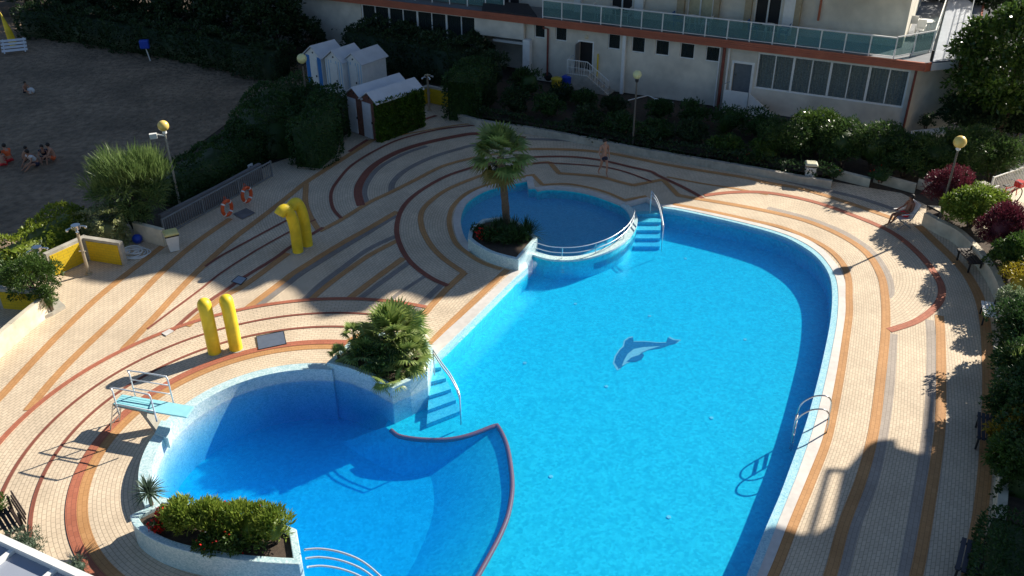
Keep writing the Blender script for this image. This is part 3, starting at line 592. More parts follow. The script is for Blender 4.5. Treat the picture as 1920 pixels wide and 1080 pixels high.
# ================================================================ HOTEL
HC = np.array([19.41, 42.1]); HU = np.array([math.cos(R_(153.5)), math.sin(R_(153.5))]); HN = np.array([math.cos(R_(243.5)), math.sin(R_(243.5))])
def FP(s, z, off=0.): p = HC+HU*s+HN*off; return (p[0], p[1], z)
def fbox(mb, s0, s1, z0, z1, o0, o1):
    V = [FP(s, z, o) for z in (z0, z1) for o in (o0, o1) for s in (s0, s1)]
    return mb.add(V, [(0, 2, 3, 1), (4, 5, 7, 6), (0, 1, 5, 4), (2, 6, 7, 3), (0, 4, 6, 2), (1, 3, 7, 5)])
def facade(mb, outer, holes, off, depth):
    """wall face with real openings and reveals, in (s,z) of the facade"""
    rc = lambda h: [(h[0], h[2]), (h[1], h[2]), (h[1], h[3]), (h[0], h[3])]
    loops = [[Vector((a, b, 0)) for a, b in outer]]+[[Vector((a, b, 0)) for a, b in rc(h)] for h in holes]; flat_ = [q for l in loops for q in l]
    F = []
    for a, b, c in tessellate_polygon(loops):
        cr = (flat_[b]-flat_[a]).cross(flat_[c]-flat_[a]).z
        if abs(cr) > 1e-9: F.append((a, c, b) if cr > 0 else (a, b, c))
    mb.add([FP(q.x, q.y, off) for q in flat_], F)
    for h in holes:
        r = rc(h); mb.add([FP(a, b, off) for a, b in r]+[FP(a, b, off-depth) for a, b in r], [(i, (i+1) % 4, 4+(i+1) % 4, 4+i) for i in range(4)])
def glass_mat(name, col, rough=.05, tr=.5, spec=.5):
    m = newmat(name); N = m.node_tree.nodes; L = m.node_tree.links; b = N['Principled BSDF']; b.inputs['Base Color'].default_value = (*col, 1); b.inputs['Roughness'].default_value = rough
    t = N.new('ShaderNodeBsdfTransparent'); t.inputs[0].default_value = (col[0]*.5+.5, col[1]*.5+.5, col[2]*.5+.5, 1); mx = N.new('ShaderNodeMixShader'); mx.inputs[0].default_value = tr
    L.new(b.outputs[0], mx.inputs[1]); L.new(t.outputs[0], mx.inputs[2]); L.new(mx.outputs[0], N['Material Output'].inputs[0]); return m
MT['teal_glass'] = glass_mat('teal_glass', (.22, .42, .42), .06, .70); MT['window_glass'] = glass_mat('window_glass', (.08, .11, .11), .04, .72)
HOT = thing('hotel_building', 'cream hotel with long glazed dining room and red fascia below its terrace', 'hotel', (*HC, 0))
SW = [(15.02, 15.74, 2.33, 3.17), (13.61, 14.38, 2.32, 3.17), (12.26, 13.04, 2.32, 3.15), (10.88, 11.67, 2.32, 3.15), (9.47, 10.28, 2.33, 3.13), (19.53, 20.19, 2.44, 3.19), (18.19, 18.90, 2.42, 3.2)]
BAND = (.27, 7.56, 1.24, 3.12); DOORW = (16.61, 17.42, .95, 2.55); DOORR = (7.78, 8.72, .86, 2.44); LB = (23.95, 32.0, 1.47, 3.2)
mb = MB(); facade(mb, [(0, 0), (20.7, 0), (20.7, 3.26), (0, 3.26)], SW+[BAND, DOORW, DOORR], 0, .18); facade(mb, [(23.9, 0), (46, 0), (46, 3.26), (23.9, 3.26)], [LB], 0, .18)
mb.add([FP(0, 0), FP(0, 3.26), FP(-1.9, 3.26, -2), FP(-1.9, 0, -2), FP(-1.9, 3.26, -14), FP(-1.9, 0, -14)], [(0, 1, 2, 3), (3, 2, 4, 5)]); fbox(mb, 20.7, 23.9, 0, 3.26, -1.6, -1.8); mb.add([FP(20.7, 0), FP(20.7, 3.26), FP(20.7, 3.26, -1.6), FP(20.7, 0, -1.6)], [(0, 1, 2, 3)]); mb.add([FP(23.9, 0), FP(23.9, 3.26), FP(23.9, 3.26, -1.6), FP(23.9, 0, -1.6)], [(0, 1, 2, 3)])
mb.build('wall', MT['plaster'], HOT)
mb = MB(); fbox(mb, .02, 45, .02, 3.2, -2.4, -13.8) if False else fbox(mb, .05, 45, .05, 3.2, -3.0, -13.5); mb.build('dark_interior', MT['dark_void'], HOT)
mb = MB(); fbox(mb, 20.72, 23.88, 2.3, 3.26, .02, .30); mb.build('white_beam', MT['plaster'], HOT)
# terrace slab and fascia
mb = MB(); mb.prism([FP(-.30, 0, .33)[:2], FP(46, 0, .33)[:2], FP(46, 0, -14)[:2], FP(-2.25, 0, -14)[:2], FP(-2.25, 0, -1.75)[:2]], 3.265, 3.60); mb.build('terrace_slab', MT['grey_floor'], HOT)
mb = MB()
for z0, z1, o in ((3.25, 3.35, .36), (3.37, 3.46, .39), (3.48, 3.57, .41), (3.585, 3.66, .43)): fbox(mb, -.34, 46, z0, z1, .30, o)
fbox(mb, -.34, 46, 3.27, 3.64, .28, .345)
for z0, z1, o in ((3.25, 3.66, 0),):
    q = [FP(-.34, 0, .43)[:2], FP(-2.35, 0, -1.72)[:2], FP(-2.35, 0, -14)[:2], FP(-2.25, 0, -14)[:2], FP(-2.25, 0, -1.68)[:2], FP(-.28, 0, .36)[:2]]; mb.prism(q, z0, z1)
mb.build('red_fascia', MT['red_fascia'], HOT)
def win(s0, s1, z0, z1, nm='window', mull=1, curtain=False, fr=.05, dep=.12, off=0.):
    f = MB(); fbox(f, s0, s1, z0, z0+fr, off-dep, off+.012-dep+.04); fbox(f, s0, s1, z1-fr, z1, off-dep, off-dep+.052); fbox(f, s0, s0+fr, z0+fr, z1-fr, off-dep, off-dep+.052); fbox(f, s1-fr, s1, z0+fr, z1-fr, off-dep, off-dep+.052)
    for k in range(1, mull): q = s0+(s1-s0)*k/mull; w_ = fr*(.75 if k % 2 else 1.5)/1.2; fbox(f, q-w_/2, q+w_/2, z0+fr, z1-fr, off-dep, off-dep+.05)
    F_ = f.build(nm, MT['white_paint'], HOT); g = MB(); g.add([FP(s0+fr*.5, z0+fr*.5, off-dep+.015), FP(s1-fr*.5, z0+fr*.5, off-dep+.015), FP(s1-fr*.5, z1-fr*.5, off-dep+.015), FP(s0+fr*.5, z1-fr*.5, off-dep+.015)], [(0, 1, 2, 3)]); g.build('glass', MT['window_glass'], F_)
    c = MB(); n = int((s1-s0)*14)+2; V = []
    for i in range(n): q = s0+(s1-s0)*i/(n-1); o = off-dep-.12-(.05 if i % 2 else 0); V += [FP(q, z0, o), FP(q, z1, o)]
    c.add(V, [(2*i, 2*i+2, 2*i+3, 2*i+1) for i in range(n-1)]); c.build('curtain' if curtain else 'dark_room_sheet', MT['curtain'] if curtain else MT['dark_void'], F_)  # without a curtain, a near-black sheet stands for the dark room
for q in SW: win(*q)
win(*BAND, nm='dining_room_window', mull=8, curtain=True, fr=.09); win(*LB, nm='lounge_window', mull=8, curtain=False, fr=.10)
f = MB(); s0, s1, z0, z1 = DOORR; fbox(f, s0-.12, s0, z0, z1+.12, 0, .03); fbox(f, s1, s1+.12, z0, z1+.12, 0, .03); fbox(f, s0, s1, z1, z1+.12, 0, .03); d = f.build('door_frame', MT['white_paint'], HOT)
K('grey_door', (.12, .14, .16), .5); f = MB(); fbox(f, s0+.02, s1-.02, z0, z1-.02, -.15, -.08); d = f.build('door', MT['grey_door'], HOT); f = MB(); fbox(f, s1-.16, s1-.12, 1.75, 1.87, -.08, -.03); f.build('handle', MT['steel'], d)
s0, s1, z0, z1 = DOORW; f = MB(); fbox(f, s0-.07, s0, z0, z1+.07, 0, .03); fbox(f, s1, s1+.07, z0, z1+.07, 0, .03); fbox(f, s0, s1, z1, z1+.07, 0, .03); d = f.build('door_frame', MT['white_paint'], HOT)
f = MB(); fbox(f, s0, s1, z0, z1, -.30, -.25); f.build('dark_opening', MT['dark_void'], HOT); f = MB(); fbox(f, s1-.03, s1+.02, z0, z1-.03, .03, .62); f.build('open_door', MT['grey_metal'], HOT)
def pipe(s, z0, z1, m, off=.09, r=.05, nm='drainpipe', kick=None):
    b = MB(); P = [FP(s, z0, off), FP(s, z1, off)]
    if kick: P.append(FP(s+kick, z1+.02, off))
    b.tube(P, r, 8); b.build(nm, m, HOT)
pipe(.03, .05, 3.2, MT['red_pipe'], .09, .06); pipe(9.28, 0, 3.2, MT['red_pipe'], .12, .085); pipe(9.02, 0, 3.2, MT['white_paint'], .10, .05); pipe(9.5, 0, 3.2, MT['white_paint'], .10, .04); pipe(19.3, .4, 3.05, MT['red_pipe'], .1, .055, kick=.3); pipe(16.25, .6, 2.0, MT['yellow_paint'], .08, .04, 'gas_pipe')
b = MB(); fbox(b, 14.62, 14.80, 0, 3.25, .10, .28); b.build('column', MT['white_paint'], HOT); b = MB(); fbox(b, 20.28, 20.72, 0, 2.35, .05, .42); b.build('pillar', MT['white_paint'], HOT)
b = MB(); fbox(b, 23.35, 23.85, 0, 2.3, -.3, .2); b.build('pillar', MT['plaster'], HOT); b = MB(); fbox(b, 20.9, 22.9, 1.9, 2.05, -.6, -.1); b.build('lintel', MT['white_paint'], HOT)
b = MB(); b.ball(FP(17.0, 2.85, .02), .12, 12); b.build('wall_lamp', MT['ivory'], HOT)
# right stair: landing and flight
b = MB(); fbox(b, 7.55, 8.85, .0, .86, .01, 1.0)
for k in range(5): fbox(b, 7.55-.25*(k+1), 7.55-.25*k, 0, .86-.16*(k+1)+.01, .02, .99)
b.build('stair', MT['concrete'], HOT)
b = MB(); b.add([FP(8.85, 0, 1.03), FP(7.55, 0, 1.03), FP(7.55, 1.3, 1.03), FP(8.85, 1.3, 1.03)]+[FP(8.85, 0, 1.1), FP(7.55, 0, 1.1), FP(7.55, 1.3, 1.1), FP(8.85, 1.3, 1.1)], [(0, 1, 2, 3), (7, 6, 5, 4), (0, 4, 5, 1), (3, 2, 6, 7), (0, 3, 7, 4), (1, 5, 6, 2)])
b.add([FP(7.55, 0, 1.03), FP(6.2, 0, 1.03), FP(6.2, .35, 1.03), FP(7.55, 1.3, 1.03), FP(7.55, 0, 1.1), FP(6.2, 0, 1.1), FP(6.2, .35, 1.1), FP(7.55, 1.3, 1.1)], [(0, 1, 2, 3), (7, 6, 5, 4), (3, 2, 6, 7), (1, 5, 6, 2)]); b.build('stair_parapet', MT['white_paint'], HOT)
b = MB(); b.tube([FP(8.95, .0, 1.05), FP(8.95, 1.55, 1.05), FP(8.6, 1.75, 1.05)], .025, 6); b.build('handrail', MT['grey_metal'], HOT); b = MB(); b.tube([FP(7.55, .1, 1.14), FP(7.55, 1.35, 1.14)], .02, 6); b.build('handrail', MT['grey_metal'], HOT)
# left stair with ornate white railing
b = MB(); fbox(b, 16.5, 17.7, 0, .93, .01, .95)
for k in range(5): fbox(b, 16.5-.26*(k+1), 16.5-.26*k, 0, .93-.17*(k+1)+.01, .02, .94)
b.build('stair', MT['concrete'], HOT)
b = MB(); RL = [(17.7, .93), (16.5, .93), (15.2, .05)]
for dz in (.0+.05, .42, .82): b.tube([FP(s, z+dz, .98) for s, z in RL], .022 if dz > .8 else .014, 6)
for k in range(24):
    s = 17.7-k*2.5/23; z = .93 if s > 16.5 else .93-(16.5-s)/1.3*.88; b.tube([FP(s, z, .98), FP(s+.05*math.sin(k*2), z+.4, .99), FP(s, z+.82, .98)], .011, 5)
b.tube([FP(17.7, .93, .98), FP(17.7, 1.75, .98), FP(17.7, 1.75, .05)], .022, 6); b.build('stair_railing', MT['white_paint'], HOT)
# upper storey wall
UO = [(7.13, 8.49, 3.62, 5.6), (15.2, 16.5, 3.62, 5.6), (10.7, 12.1, 3.62, 5.6), (22.2, 23.6, 3.62, 5.6), (27, 28.4, 3.62, 5.6)]
mb = MB(); facade(mb, [(1.0, 3.6), (46, 3.6), (46, 6.45), (1.0, 6.45)], UO, -2.2, .2); mb.add([FP(1.0, 3.6, -2.2), FP(1.0, 6.45, -2.2), FP(1.0, 6.45, -14), FP(1.0, 3.6, -14)], [(0, 1, 2, 3)]); mb.build('upper_wall', MT['plaster'], HOT)
K('yellow_shutter', (.55, .50, .33), .7); K('beige_trim', (.40, .33, .22), .8)
for i, (s0, s1, z0, z1) in enumerate(UO):
    f = MB(); fr = .06; fbox(f, s0, s0+fr, z0, z1, -2.35, -2.28); fbox(f, s1-fr, s1, z0, z1, -2.35, -2.28); fbox(f, s0+fr, s1-fr, z1-fr, z1, -2.35, -2.28); fbox(f, (s0+s1)/2-.04, (s0+s1)/2+.04, z0, z1-fr, -2.35, -2.29)
    F_ = f.build('balcony_door', MT['white_paint'], HOT); g = MB(); fbox(g, s0+fr, s1-fr, z0, z1-fr, -2.40, -2.38); g.build('glass' if i != 2 else 'shutter', MT['yellow_shutter'] if i == 2 else MT['dark_void'], F_)  # near-black panels hold the darkness of the rooms behind the doors
for s0, s1, m in ((6.4, 6.95, 'white_paint'), (14.5, 15.0, 'white_paint'), (8.6, 8.95, 'beige_trim'), (6.1, 6.4, 'beige_trim'), (12.2, 12.6, 'beige_trim'), (10.3, 10.6, 'beige_trim'), (18.2, 18.6, 'white_paint')):
    b = MB(); fbox(b, s0, s1, 3.62, 6.4, -2.18, -1.9); b.build('pier', MT[m], HOT)
b = MB(); b.tube([FP(5.2, 4.5, -2.1), FP(5.2, 6.4, -2.1)], .06, 8); b.build('drainpipe', MT['red_fascia'], HOT)
# upper floors (above the picture): plain body and a thin added screen cut to the big shadow's outline
SIL = [(-.25, 6.46), (46, 6.46), (46, 18.6), (15.8, 18.6), (13.4, 18.2), (9.6, 19.35), (8.7, 19.2), (8.35, 18.2), (6.5, 18.05), (5.1, 18.25), (4.75, 17.9), (5.0, 17.3), (3.8, 17.45), (2.4, 17.9), (1.2, 18.2), (.65, 17.5), (1.4, 16.4), (.7, 16.4), (-.15, 16.5), (-.2, 16.2), (-.55, 16.0), (-.55, 15.5), (-.15, 14.6), (.0, 14.45), (.95, 14.1), (.95, 13.2), (-.2, 12.9), (-.25, 12.6), (.5, 10.6), (.85, 9.0), (.5, 8.4), (.6, 8.0), (1.3, 7.2), (1.2, 6.6)]  # follows the shadow's edge, with a notch added to light the palm planter
SIL = [(.0, 6.46)]+SIL[1:-6]+[(.2, 11.4), (.55, 10.6), (.85, 9.1), (.5, 8.4), (.62, 8.0), (.7, 7.2)]
mb = MB(); fbox(mb, .95, 46, 6.46, 12.8, -.55, -14); mb.build('upper_body', MT['plaster'], HOT)
SLOT = (2.9, 3.2, 15.60, 15.62); k_ = 3.8; SILA = [q for q in SIL]; mb = MB()
# split the front screen at the slot added to let sun through so that each piece is a simple outline
def clip(P, s0, s1):
    for lim, keep in ((s0, 1), (s1, -1)):
        Q = []
        for i in range(len(P)):
            a, b = P[i-1], P[i]; ia, ib = (a[0]-lim)*keep >= 0, (b[0]-lim)*keep >= 0
            if ia != ib: t = (lim-a[0])/(b[0]-a[0]); Q.append((lim, a[1]+(b[1]-a[1])*t))
            if ib: Q.append(b)
        P = Q
    return P
def screen(P):
    n = len(P); V = [FP(a, b, -.05) for a, b in P]+[FP(a, b, -.5) for a, b in P]; F = []
    for a, b, c in tessellate_polygon([[Vector((x, y, 0)) for x, y in P]]): F += [(a, b, c), (n+a, n+c, n+b)]
    mb.add(V, F+[(i, (i+1) % n, n+(i+1) % n, n+i) for i in range(n)])
screen(clip(SIL, -5, SLOT[0])); screen(clip(SIL, SLOT[1], 60)); mid_ = clip(SIL, SLOT[0], SLOT[1]); screen([(SLOT[0], 6.46), (SLOT[1], 6.46), (SLOT[1], SLOT[2]), (SLOT[0], SLOT[2])]); screen([q for q in mid_ if q[1] > 10][::1]+[(SLOT[0], SLOT[3]), (SLOT[1], SLOT[3])] if False else [(SLOT[0], SLOT[3]), (SLOT[1], SLOT[3]), (SLOT[1], 17.55), (SLOT[0], 17.85)])
mb.build('shadow_screen', MT['plaster'], HOT)  # unseen thin screen, shaped to cast the shadow on the deck
mb = MB(); loops = [[Vector((a, b, 0)) for a, b in SIL]]; n = len(SIL); T = tessellate_polygon(loops)
V = [FP(a, b, -.05) for a, b in SIL]+[FP(a, b, -.5) for a, b in SIL]; F = []
for a, b, c in T:
    cr = (Vector(SIL[b])-Vector(SIL[a])).cross(Vector(SIL[c])-Vector(SIL[a]))
    if cr > 0: b, c = c, b
    F += [(a, b, c), (n+a, n+c, n+b)]
F += [(i, (i+1) % n, n+(i+1) % n, n+i) for i in range(n)]
# glass balustrade of the terrace
GR = thing('glass_balustrade', 'long teal glass balustrade with white posts along the hotel terrace', 'balustrade', FP(10, 3.62, .1))
cols = [(1024.5, 25), (1060.7, 31), (1096.8, 36), (1133, 40), (1170.8, 44), (1208.3, 49), (1247, 53.5), (1285.8, 58), (1326.8, 63), (1368, 68), (1410, 73.7), (1451.3, 79), (1495.5, 85), (1540, 90), (1586, 95), (1632.5, 100), (1677.5, 105)]
S = [19.61-18.46*k/16 for k in range(17)]; S = S[:17]
for s in S: b = MB(); fbox(b, s-.025, s+.025, 3.6, 4.62, .12, .17); b.build('post', MT['white_paint'], GR)
b = MB(); fbox(b, S[-1], S[0], 4.60, 4.64, .105, .185); b.build('top_rail', MT['white_paint'], GR); b = MB(); fbox(b, S[-1], S[0], 3.70, 3.73, .125, .165); b.build('bottom_rail', MT['white_paint'], GR)
for k in range(len(S)-1):
    b = MB(); fbox(b, S[k+1]+.04, S[k]-.04, 3.76, 4.56, .138, .150); b.build('glass_panel', MT['teal_glass'], GR)
G2 = thing('side_glass_balustrade', 'teal glass balustrade turning back along the sunlit side terrace', 'balustrade', FP(-.2, 3.62, -2))
p0 = np.array(FP(1.15, 3.6, .145)); p1 = np.array(at(1745, 98, 3.6)); pm = (p0+p1)/2; bk = np.array([-HN[0], -HN[1], 0]); PT = [p0, pm, p1]+[p1+bk*1.7*k for k in range(1, 6)]
b = MB(); [b.box(q+[0, 0, .53], (.05, .05, 1.06), R_(63)) for q in PT[1:]]; b.tube([q+[0, 0, 1.06] for q in PT], .03, 6); b.tube([q+[0, 0, .12] for q in PT], .02, 6); b.build('frame', MT['white_paint'], G2)
for k in range(len(PT)-1):
    A_, B_ = PT[k]+(PT[k+1]-PT[k])*.05, PT[k]+(PT[k+1]-PT[k])*.95; b = MB(); d_ = (B_-A_); b.box((A_+B_)/2+[0, 0, .58], (np.linalg.norm(d_), .012, .84), math.atan2(d_[1], d_[0])); b.build('glass_panel', MT['teal_glass'], G2)
G3 = thing('left_glass_balustrade', 'short teal glass balustrade on the hotel terrace above the lounge windows', 'balustrade', FP(26, 3.62, -.6))
b = MB(); [fbox(b, s-.025, s+.025, 3.6, 4.6, -.62, -.57) for s in (22.4, 23.6, 24.8, 26, 27.2, 28.4, 29.6)]; fbox(b, 22.4, 29.6, 4.58, 4.62, -.63, -.56); b.build('frame', MT['white_paint'], G3)
for k in range(6): b = MB(); fbox(b, 22.44+1.2*k, 23.56+1.2*k, 3.72, 4.54, -.605, -.595); b.build('glass_panel', MT['teal_glass'], G3)
K('dark_canvas', (.03, .03, .035), .8)
b = MB(); b.add([FP(19.9, 3.72, .25), FP(23.4, 3.72, .25), FP(23.9, 3.98, -.9), FP(21.0, 4.05, -.9), FP(19.9, 3.64, .25), FP(23.4, 3.64, .25), FP(23.9, 3.9, -.9), FP(21., 3.97, -.9)], [(0, 1, 2, 3), (7, 6, 5, 4), (0, 4, 5, 1), (2, 6, 7, 3), (1, 5, 6, 2), (0, 3, 7, 4)]); tag(b.build('awning', MT['dark_canvas']), 'folded dark awning lying on the terrace edge left of the glass balustrade', 'awning')
# corrugated white roof beside the terrace
COR = xy([(1748, 118), (1800, 113), (1822, 16), (1781, -12)], 3.68); b = MB(); n = 26; V = []
for i in range(n*2):
    t = i/(n*2-1); z = 3.70+(.045 if i % 2 else 0)
    V += [(COR[0][0]+(COR[1][0]-COR[0][0])*t, COR[0][1]+(COR[1][1]-COR[0][1])*t, z), (COR[3][0]+(COR[2][0]-COR[3][0])*t, COR[3][1]+(COR[2][1]-COR[3][1])*t, z+.25)]
b.add(V, [(2*i, 2*i+2, 2*i+3, 2*i+1) for i in range(n*2-1)]); b.prism(COR, 3.3, 3.66)
CR = b.build('corrugated_roof', MT['roof_white']); tag(CR, 'white corrugated sheet roof at the right end of the hotel terrace', 'roof')
b = MB(); e0 = np.array([*COR[1], 3.7]); e1 = np.array([*COR[2], 3.95])
for t in np.linspace(0, 1, 7): q = e0+(e1-e0)*t; b.tube([q, q+[0, 0, .95]], .025, 6)
for h in (.35, .65, .95): b.tube([e0+[0, 0, h], e1+[0, 0, h]], .022, 6)
tag(b.build('metal_railing', MT['grey_metal']), 'thin dark railing along the outer edge of the corrugated roof', 'railing')
b = MB(); p0 = at(1745, 116, 3.66); b.box((p0[0], p0[1], 3.95), (.09, .09, .5)); tag(b.build('speaker_box', MT['rubber']), 'small black box at the corner of the glass balustrade', 'box')
# neighbouring building on the right (outside the picture, slab and bars are traced from its shadow on the deck)
NB = thing('neighbour_building', 'plain cream building to the right beyond the path', 'building', (24.6, 27.8, 0))
b = MB(); b.prism([(24.6, 27.75), (46, 27.75), (46, -10), (24.6, -10)], 0, 14.6); b.build('wall', MT['plaster'], NB)
SH = xy([(1380, 1200), (1400, 1010), (1440, 990), (1490, 1006), (1540, 1012), (1557, 995), (1580, 888), (1600, 865), (1627, 835), (1640, 830), (1672, 827), (1676, 843), (1735, 860), (1790, 880), (1790, 1300)])
b = MB(); b.prism([(p[0]+SV[0]*10, p[1]+SV[1]*10) for p in SH], 9.9, 10.05); b.build('balcony_slab', MT['plaster'], NB)
b = MB(); b.tube([(p[0]+SV[0]*10, p[1]+SV[1]*10, 10) for p in xy([(1582, 884), (1553, 881), (1518, 1008)])], .07, 8); b.build('balcony_rail', MT['white_paint'], NB)
b = MB(); b.tube([(p[0]+SV[0]*10, p[1]+SV[1]*10, 10) for p in xy([(1748, 740), (1745, 775), (1736, 868)])], .10, 8); b.build('shadow_bar', MT['white_paint'], NB)  # bar of no known kind, added only for its shadow
# ---------------------------------------------------------------- plastic furniture
def plastic_chair(loc, rz, label, mm, group):
    t = thing('plastic_chair', label, 'chair', loc, group); c, s = math.cos(rz), math.sin(rz)
    W = lambda x, y, z: (loc[0]+x*c-y*s, loc[1]+x*s+y*c, loc[2]+z)
    b = MB(); b.box(W(0, 0, .43), (.46, .44, .035), rz); b.build('seat', mm, t)
    b = MB(); b.add([W(x, y, z) for x, y, z in ((-.22, -.20, .45), (.22, -.20, .45), (.20, -.30, .86), (-.20, -.30, .86), (-.22, -.23, .45), (.22, -.23, .45), (.20, -.33, .86), (-.20, -.33, .86))], [(0, 1, 2, 3), (7, 6, 5, 4), (3, 2, 6, 7), (0, 3, 7, 4), (1, 5, 6, 2)]); b.build('backrest', mm, t)
    for x in (-.2, .2):
        for y in (-.19, .19): b = MB(); b.tube([W(x*1.1, y*1.1, 0), W(x, y, .42)], .022, 6); b.build('leg', mm, t)
        b = MB(); b.tube([W(x*1.15, -.25, .64), W(x*1.2, .15, .64), W(x*1.1, .2, .43)], .02, 6); b.build('armrest', mm, t)
    return t
def round_table(loc, label, r=.42, square=False):
    t = thing('terrace_table', label, 'table', loc, 'tables on the hotel terrace'); b = MB()
    b.tube([(loc[0], loc[1], loc[2]+.70), (loc[0], loc[1], loc[2]+.73)], r, 20); b.build('tabletop', MT['white_paint'], t)
    for a in (0, 1.57, 3.14, 4.71): b = MB(); b.tube([(loc[0]+r*.75*math.cos(a+.78), loc[1]+r*.75*math.sin(a+.78), loc[2]), (loc[0]+r*.5*math.cos(a+.78), loc[1]+r*.5*math.sin(a+.78), loc[2]+.7)], .022, 6); b.build('leg', MT['white_paint'], t)
K('blue_chair', (.03, .12, .35), .5)
for s, nm in ((15.9, 'behind the balustrade near its left end'), (11.4, 'near the middle of the terrace'), (7.4, 'in front of the open balcony door')):
    p = FP(s, 3.61, -.95); round_table(p, 'round white table '+nm, .36 if s > 8 else .33)
    plastic_chair(FP(s+.75, 3.61, -.95), R_(153.5)+1.57, ('blue' if s < 14 else 'white')+' plastic chair left of the table '+nm, MT['blue_chair'] if s < 14 else MT['white_paint'], 'plastic chairs on the hotel terrace')
    plastic_chair(FP(s-.75, 3.61, -.95), R_(153.5)-1.57, 'plastic chair right of the table '+nm, MT['white_paint'] if s > 8 else MT['blue_chair'], 'plastic chairs on the hotel terrace')
p = at(1737, 40, 4.3); p = (p[0], p[1], 3.61); round_table(p, 'sunlit oval white table on the side terrace', .42)
plastic_chair((p[0]-.5, p[1]-.6, 3.61), 2.6, 'sunlit white plastic chair in front of the oval table', MT['white_paint'], 'plastic chairs on the hotel terrace'); plastic_chair((p[0]-.3, p[1]+.8, 3.61), -.4, 'sunlit white plastic chair behind the oval table', MT['white_paint'], 'plastic chairs on the hotel terrace')
K('lamp_pole', (.13, .115, .095), .6)
# ================================================================ OBJECTS
# planters (mosaic clad troughs standing in the pool edge)
def planter(name, label, P, ztop, wall=.16, soil=.10, zb=-2.3):
    P = [np.array(p[:2]) for p in P]; c = np.mean(P, axis=0); n = len(P); Q = []
    ar = sum(P[i][0]*P[(i+1) % n][1]-P[(i+1) % n][0]*P[i][1] for i in range(n))
    for i in range(n):
        a = P[i]-P[i-1]; b_ = P[(i+1) % n]-P[i]; a = a/np.linalg.norm(a); b_ = b_/np.linalg.norm(b_); na = np.array([-a[1], a[0]]); nb = np.array([-b_[1], b_[0]])
        if ar < 0: na, nb = -na, -nb
        m_ = (na+nb); m_ /= max(np.linalg.norm(m_), .3); Q.append(P[i]+m_*wall/max(.5, float(m_@na)))
    t = thing(name, label, 'planter', (c[0], c[1], 0)); b = MB(); V = [(p[0], p[1], zb) for p in P]+[(p[0], p[1], ztop) for p in P]+[(p[0], p[1], ztop) for p in Q]+[(p[0], p[1], ztop-soil-.1) for p in Q]
    F = []
    for i in range(n):
        j = (i+1) % n
        for r in range(3): F.append((r*n+i, r*n+j, (r+1)*n+j, (r+1)*n+i) if ar > 0 else (r*n+i, (r+1)*n+i, (r+1)*n+j, r*n+j))
    b.add(V, F); b.build('wall', MT['rim_tile'], t, bevel=.02); b = MB(); b.prism(Q, ztop-soil-.06, ztop-soil); b.build('soil', MT['soil'], t); return t, Q
P1 = xy([(612, 680), (655, 690), (697, 706), (734, 728), (768, 713), (801, 696), (812, 652), (790, 625), (720, 622), (655, 640)], .45)
planter('palm_planter', 'blue mosaic wedge planter with bushy palms between the diving pool and the main pool', P1, .45)
P2 = [tuple(p) for p in crom(xy([(877, 446), (895, 460), (925, 475), (972, 487)], .46), 4)]+xy([(1008, 446), (990, 425), (950, 405), (905, 410), (880, 430)], .46)
planter('palm_planter', 'pale mosaic planter with the tall palm at the edge of the round paddling pool', P2, .46)
P3 = [tuple(p) for p in crom(xy([(243, 966), (250, 985), (275, 1005), (310, 1022), (360, 1036), (430, 1048), (500, 1055), (560, 1058)], .7), 3)]+xy([(566, 1052), (556, 992), (540, 985), (300, 930), (283, 946)], .7)
planter('flower_planter', 'blue mosaic planter with oleanders and red flowers at the near end of the diving pool', P3, .7, .18)
# walls of the showers
def wall_run(name, label, px_top, ztop, th=.2, yellow=(0, 1), yel_side=1, panel=(.06, .10), m='concrete', close=False):
    P = np.array(xy(px_top, ztop)); t = thing(name, label, 'wall', (*P[0], 0)); O_ = offset(resample(P, len(P)) if False else P, 0)
    b = MB()
    for i in range(len(P)-1):
        d = P[i+1]-P[i]; L = np.linalg.norm(d); d = d/L; nn = np.array([-d[1], d[0]])*yel_side; e0 = th*.5 if i > 0 else 0; A = P[i]-d*e0*0; B = P[i+1]
        q = [A, B+d*(th*.98 if i < len(P)-2 else 0), B-nn*th+d*(th*.98 if i < len(P)-2 else 0), A-nn*th]; b.prism(q, -.05, ztop-.003*i)
    b.build('wall', MT[m], t)
    if yellow:
        for i in range(len(P)-1):
            if i not in yellow: continue
            d = P[i+1]-P[i]; L = np.linalg.norm(d); d = d/L; nn = np.array([-d[1], d[0]])*yel_side; p = MB()
            p.prism([P[i]+d*.10-nn*.01, P[i+1]-d*.10-nn*.01, P[i+1]-d*.10+nn*.022, P[i]+d*.10+nn*.022], .03, ztop-.11); p.build('yellow_panel', MT['yellow_tile_mat'], t)
    return t
m = newmat('yellow_tiles'); N = m.node_tree.nodes; L = m.node_tree.links; tc = N.new('ShaderNodeTexCoord'); rt = N.new('ShaderNodeMapping'); rt.inputs['Rotation'].default_value = (R_(90), 0, 0); L.new(tc.outputs['Object'], rt.inputs[0])
brick_nodes(m, rt.outputs[0], (.72, .50, .02), (.66, .45, .02), (.50, .36, .03), .22, .11, .008); MT['yellow_tile_mat'] = m
wall_run('shower_wall', 'yellow tiled corner wall behind the tall shower post at the left edge of the deck', [(86, 477), (155, 446), (223, 456)], .95, .2, (0, 1), -1)
wall_run('shower_wall', 'yellow tiled wall half hidden behind the stained white wall at the left picture edge', [(-90, 548), (-10, 541), (76, 548)], .8, .2, (0, 1), -1)
wall_run('garden_wall', 'low stained white wall at the left picture edge', [(82, 550), (20, 600), (-60, 668)], .70, .18, None, -1, m='stained_plaster')
wall_run('shower_wall', 'yellow tiled corner wall in the shade beside the beach cabins', [(771, 172), (803, 161), (848, 171)], .95, .2, (0, 1), -1)
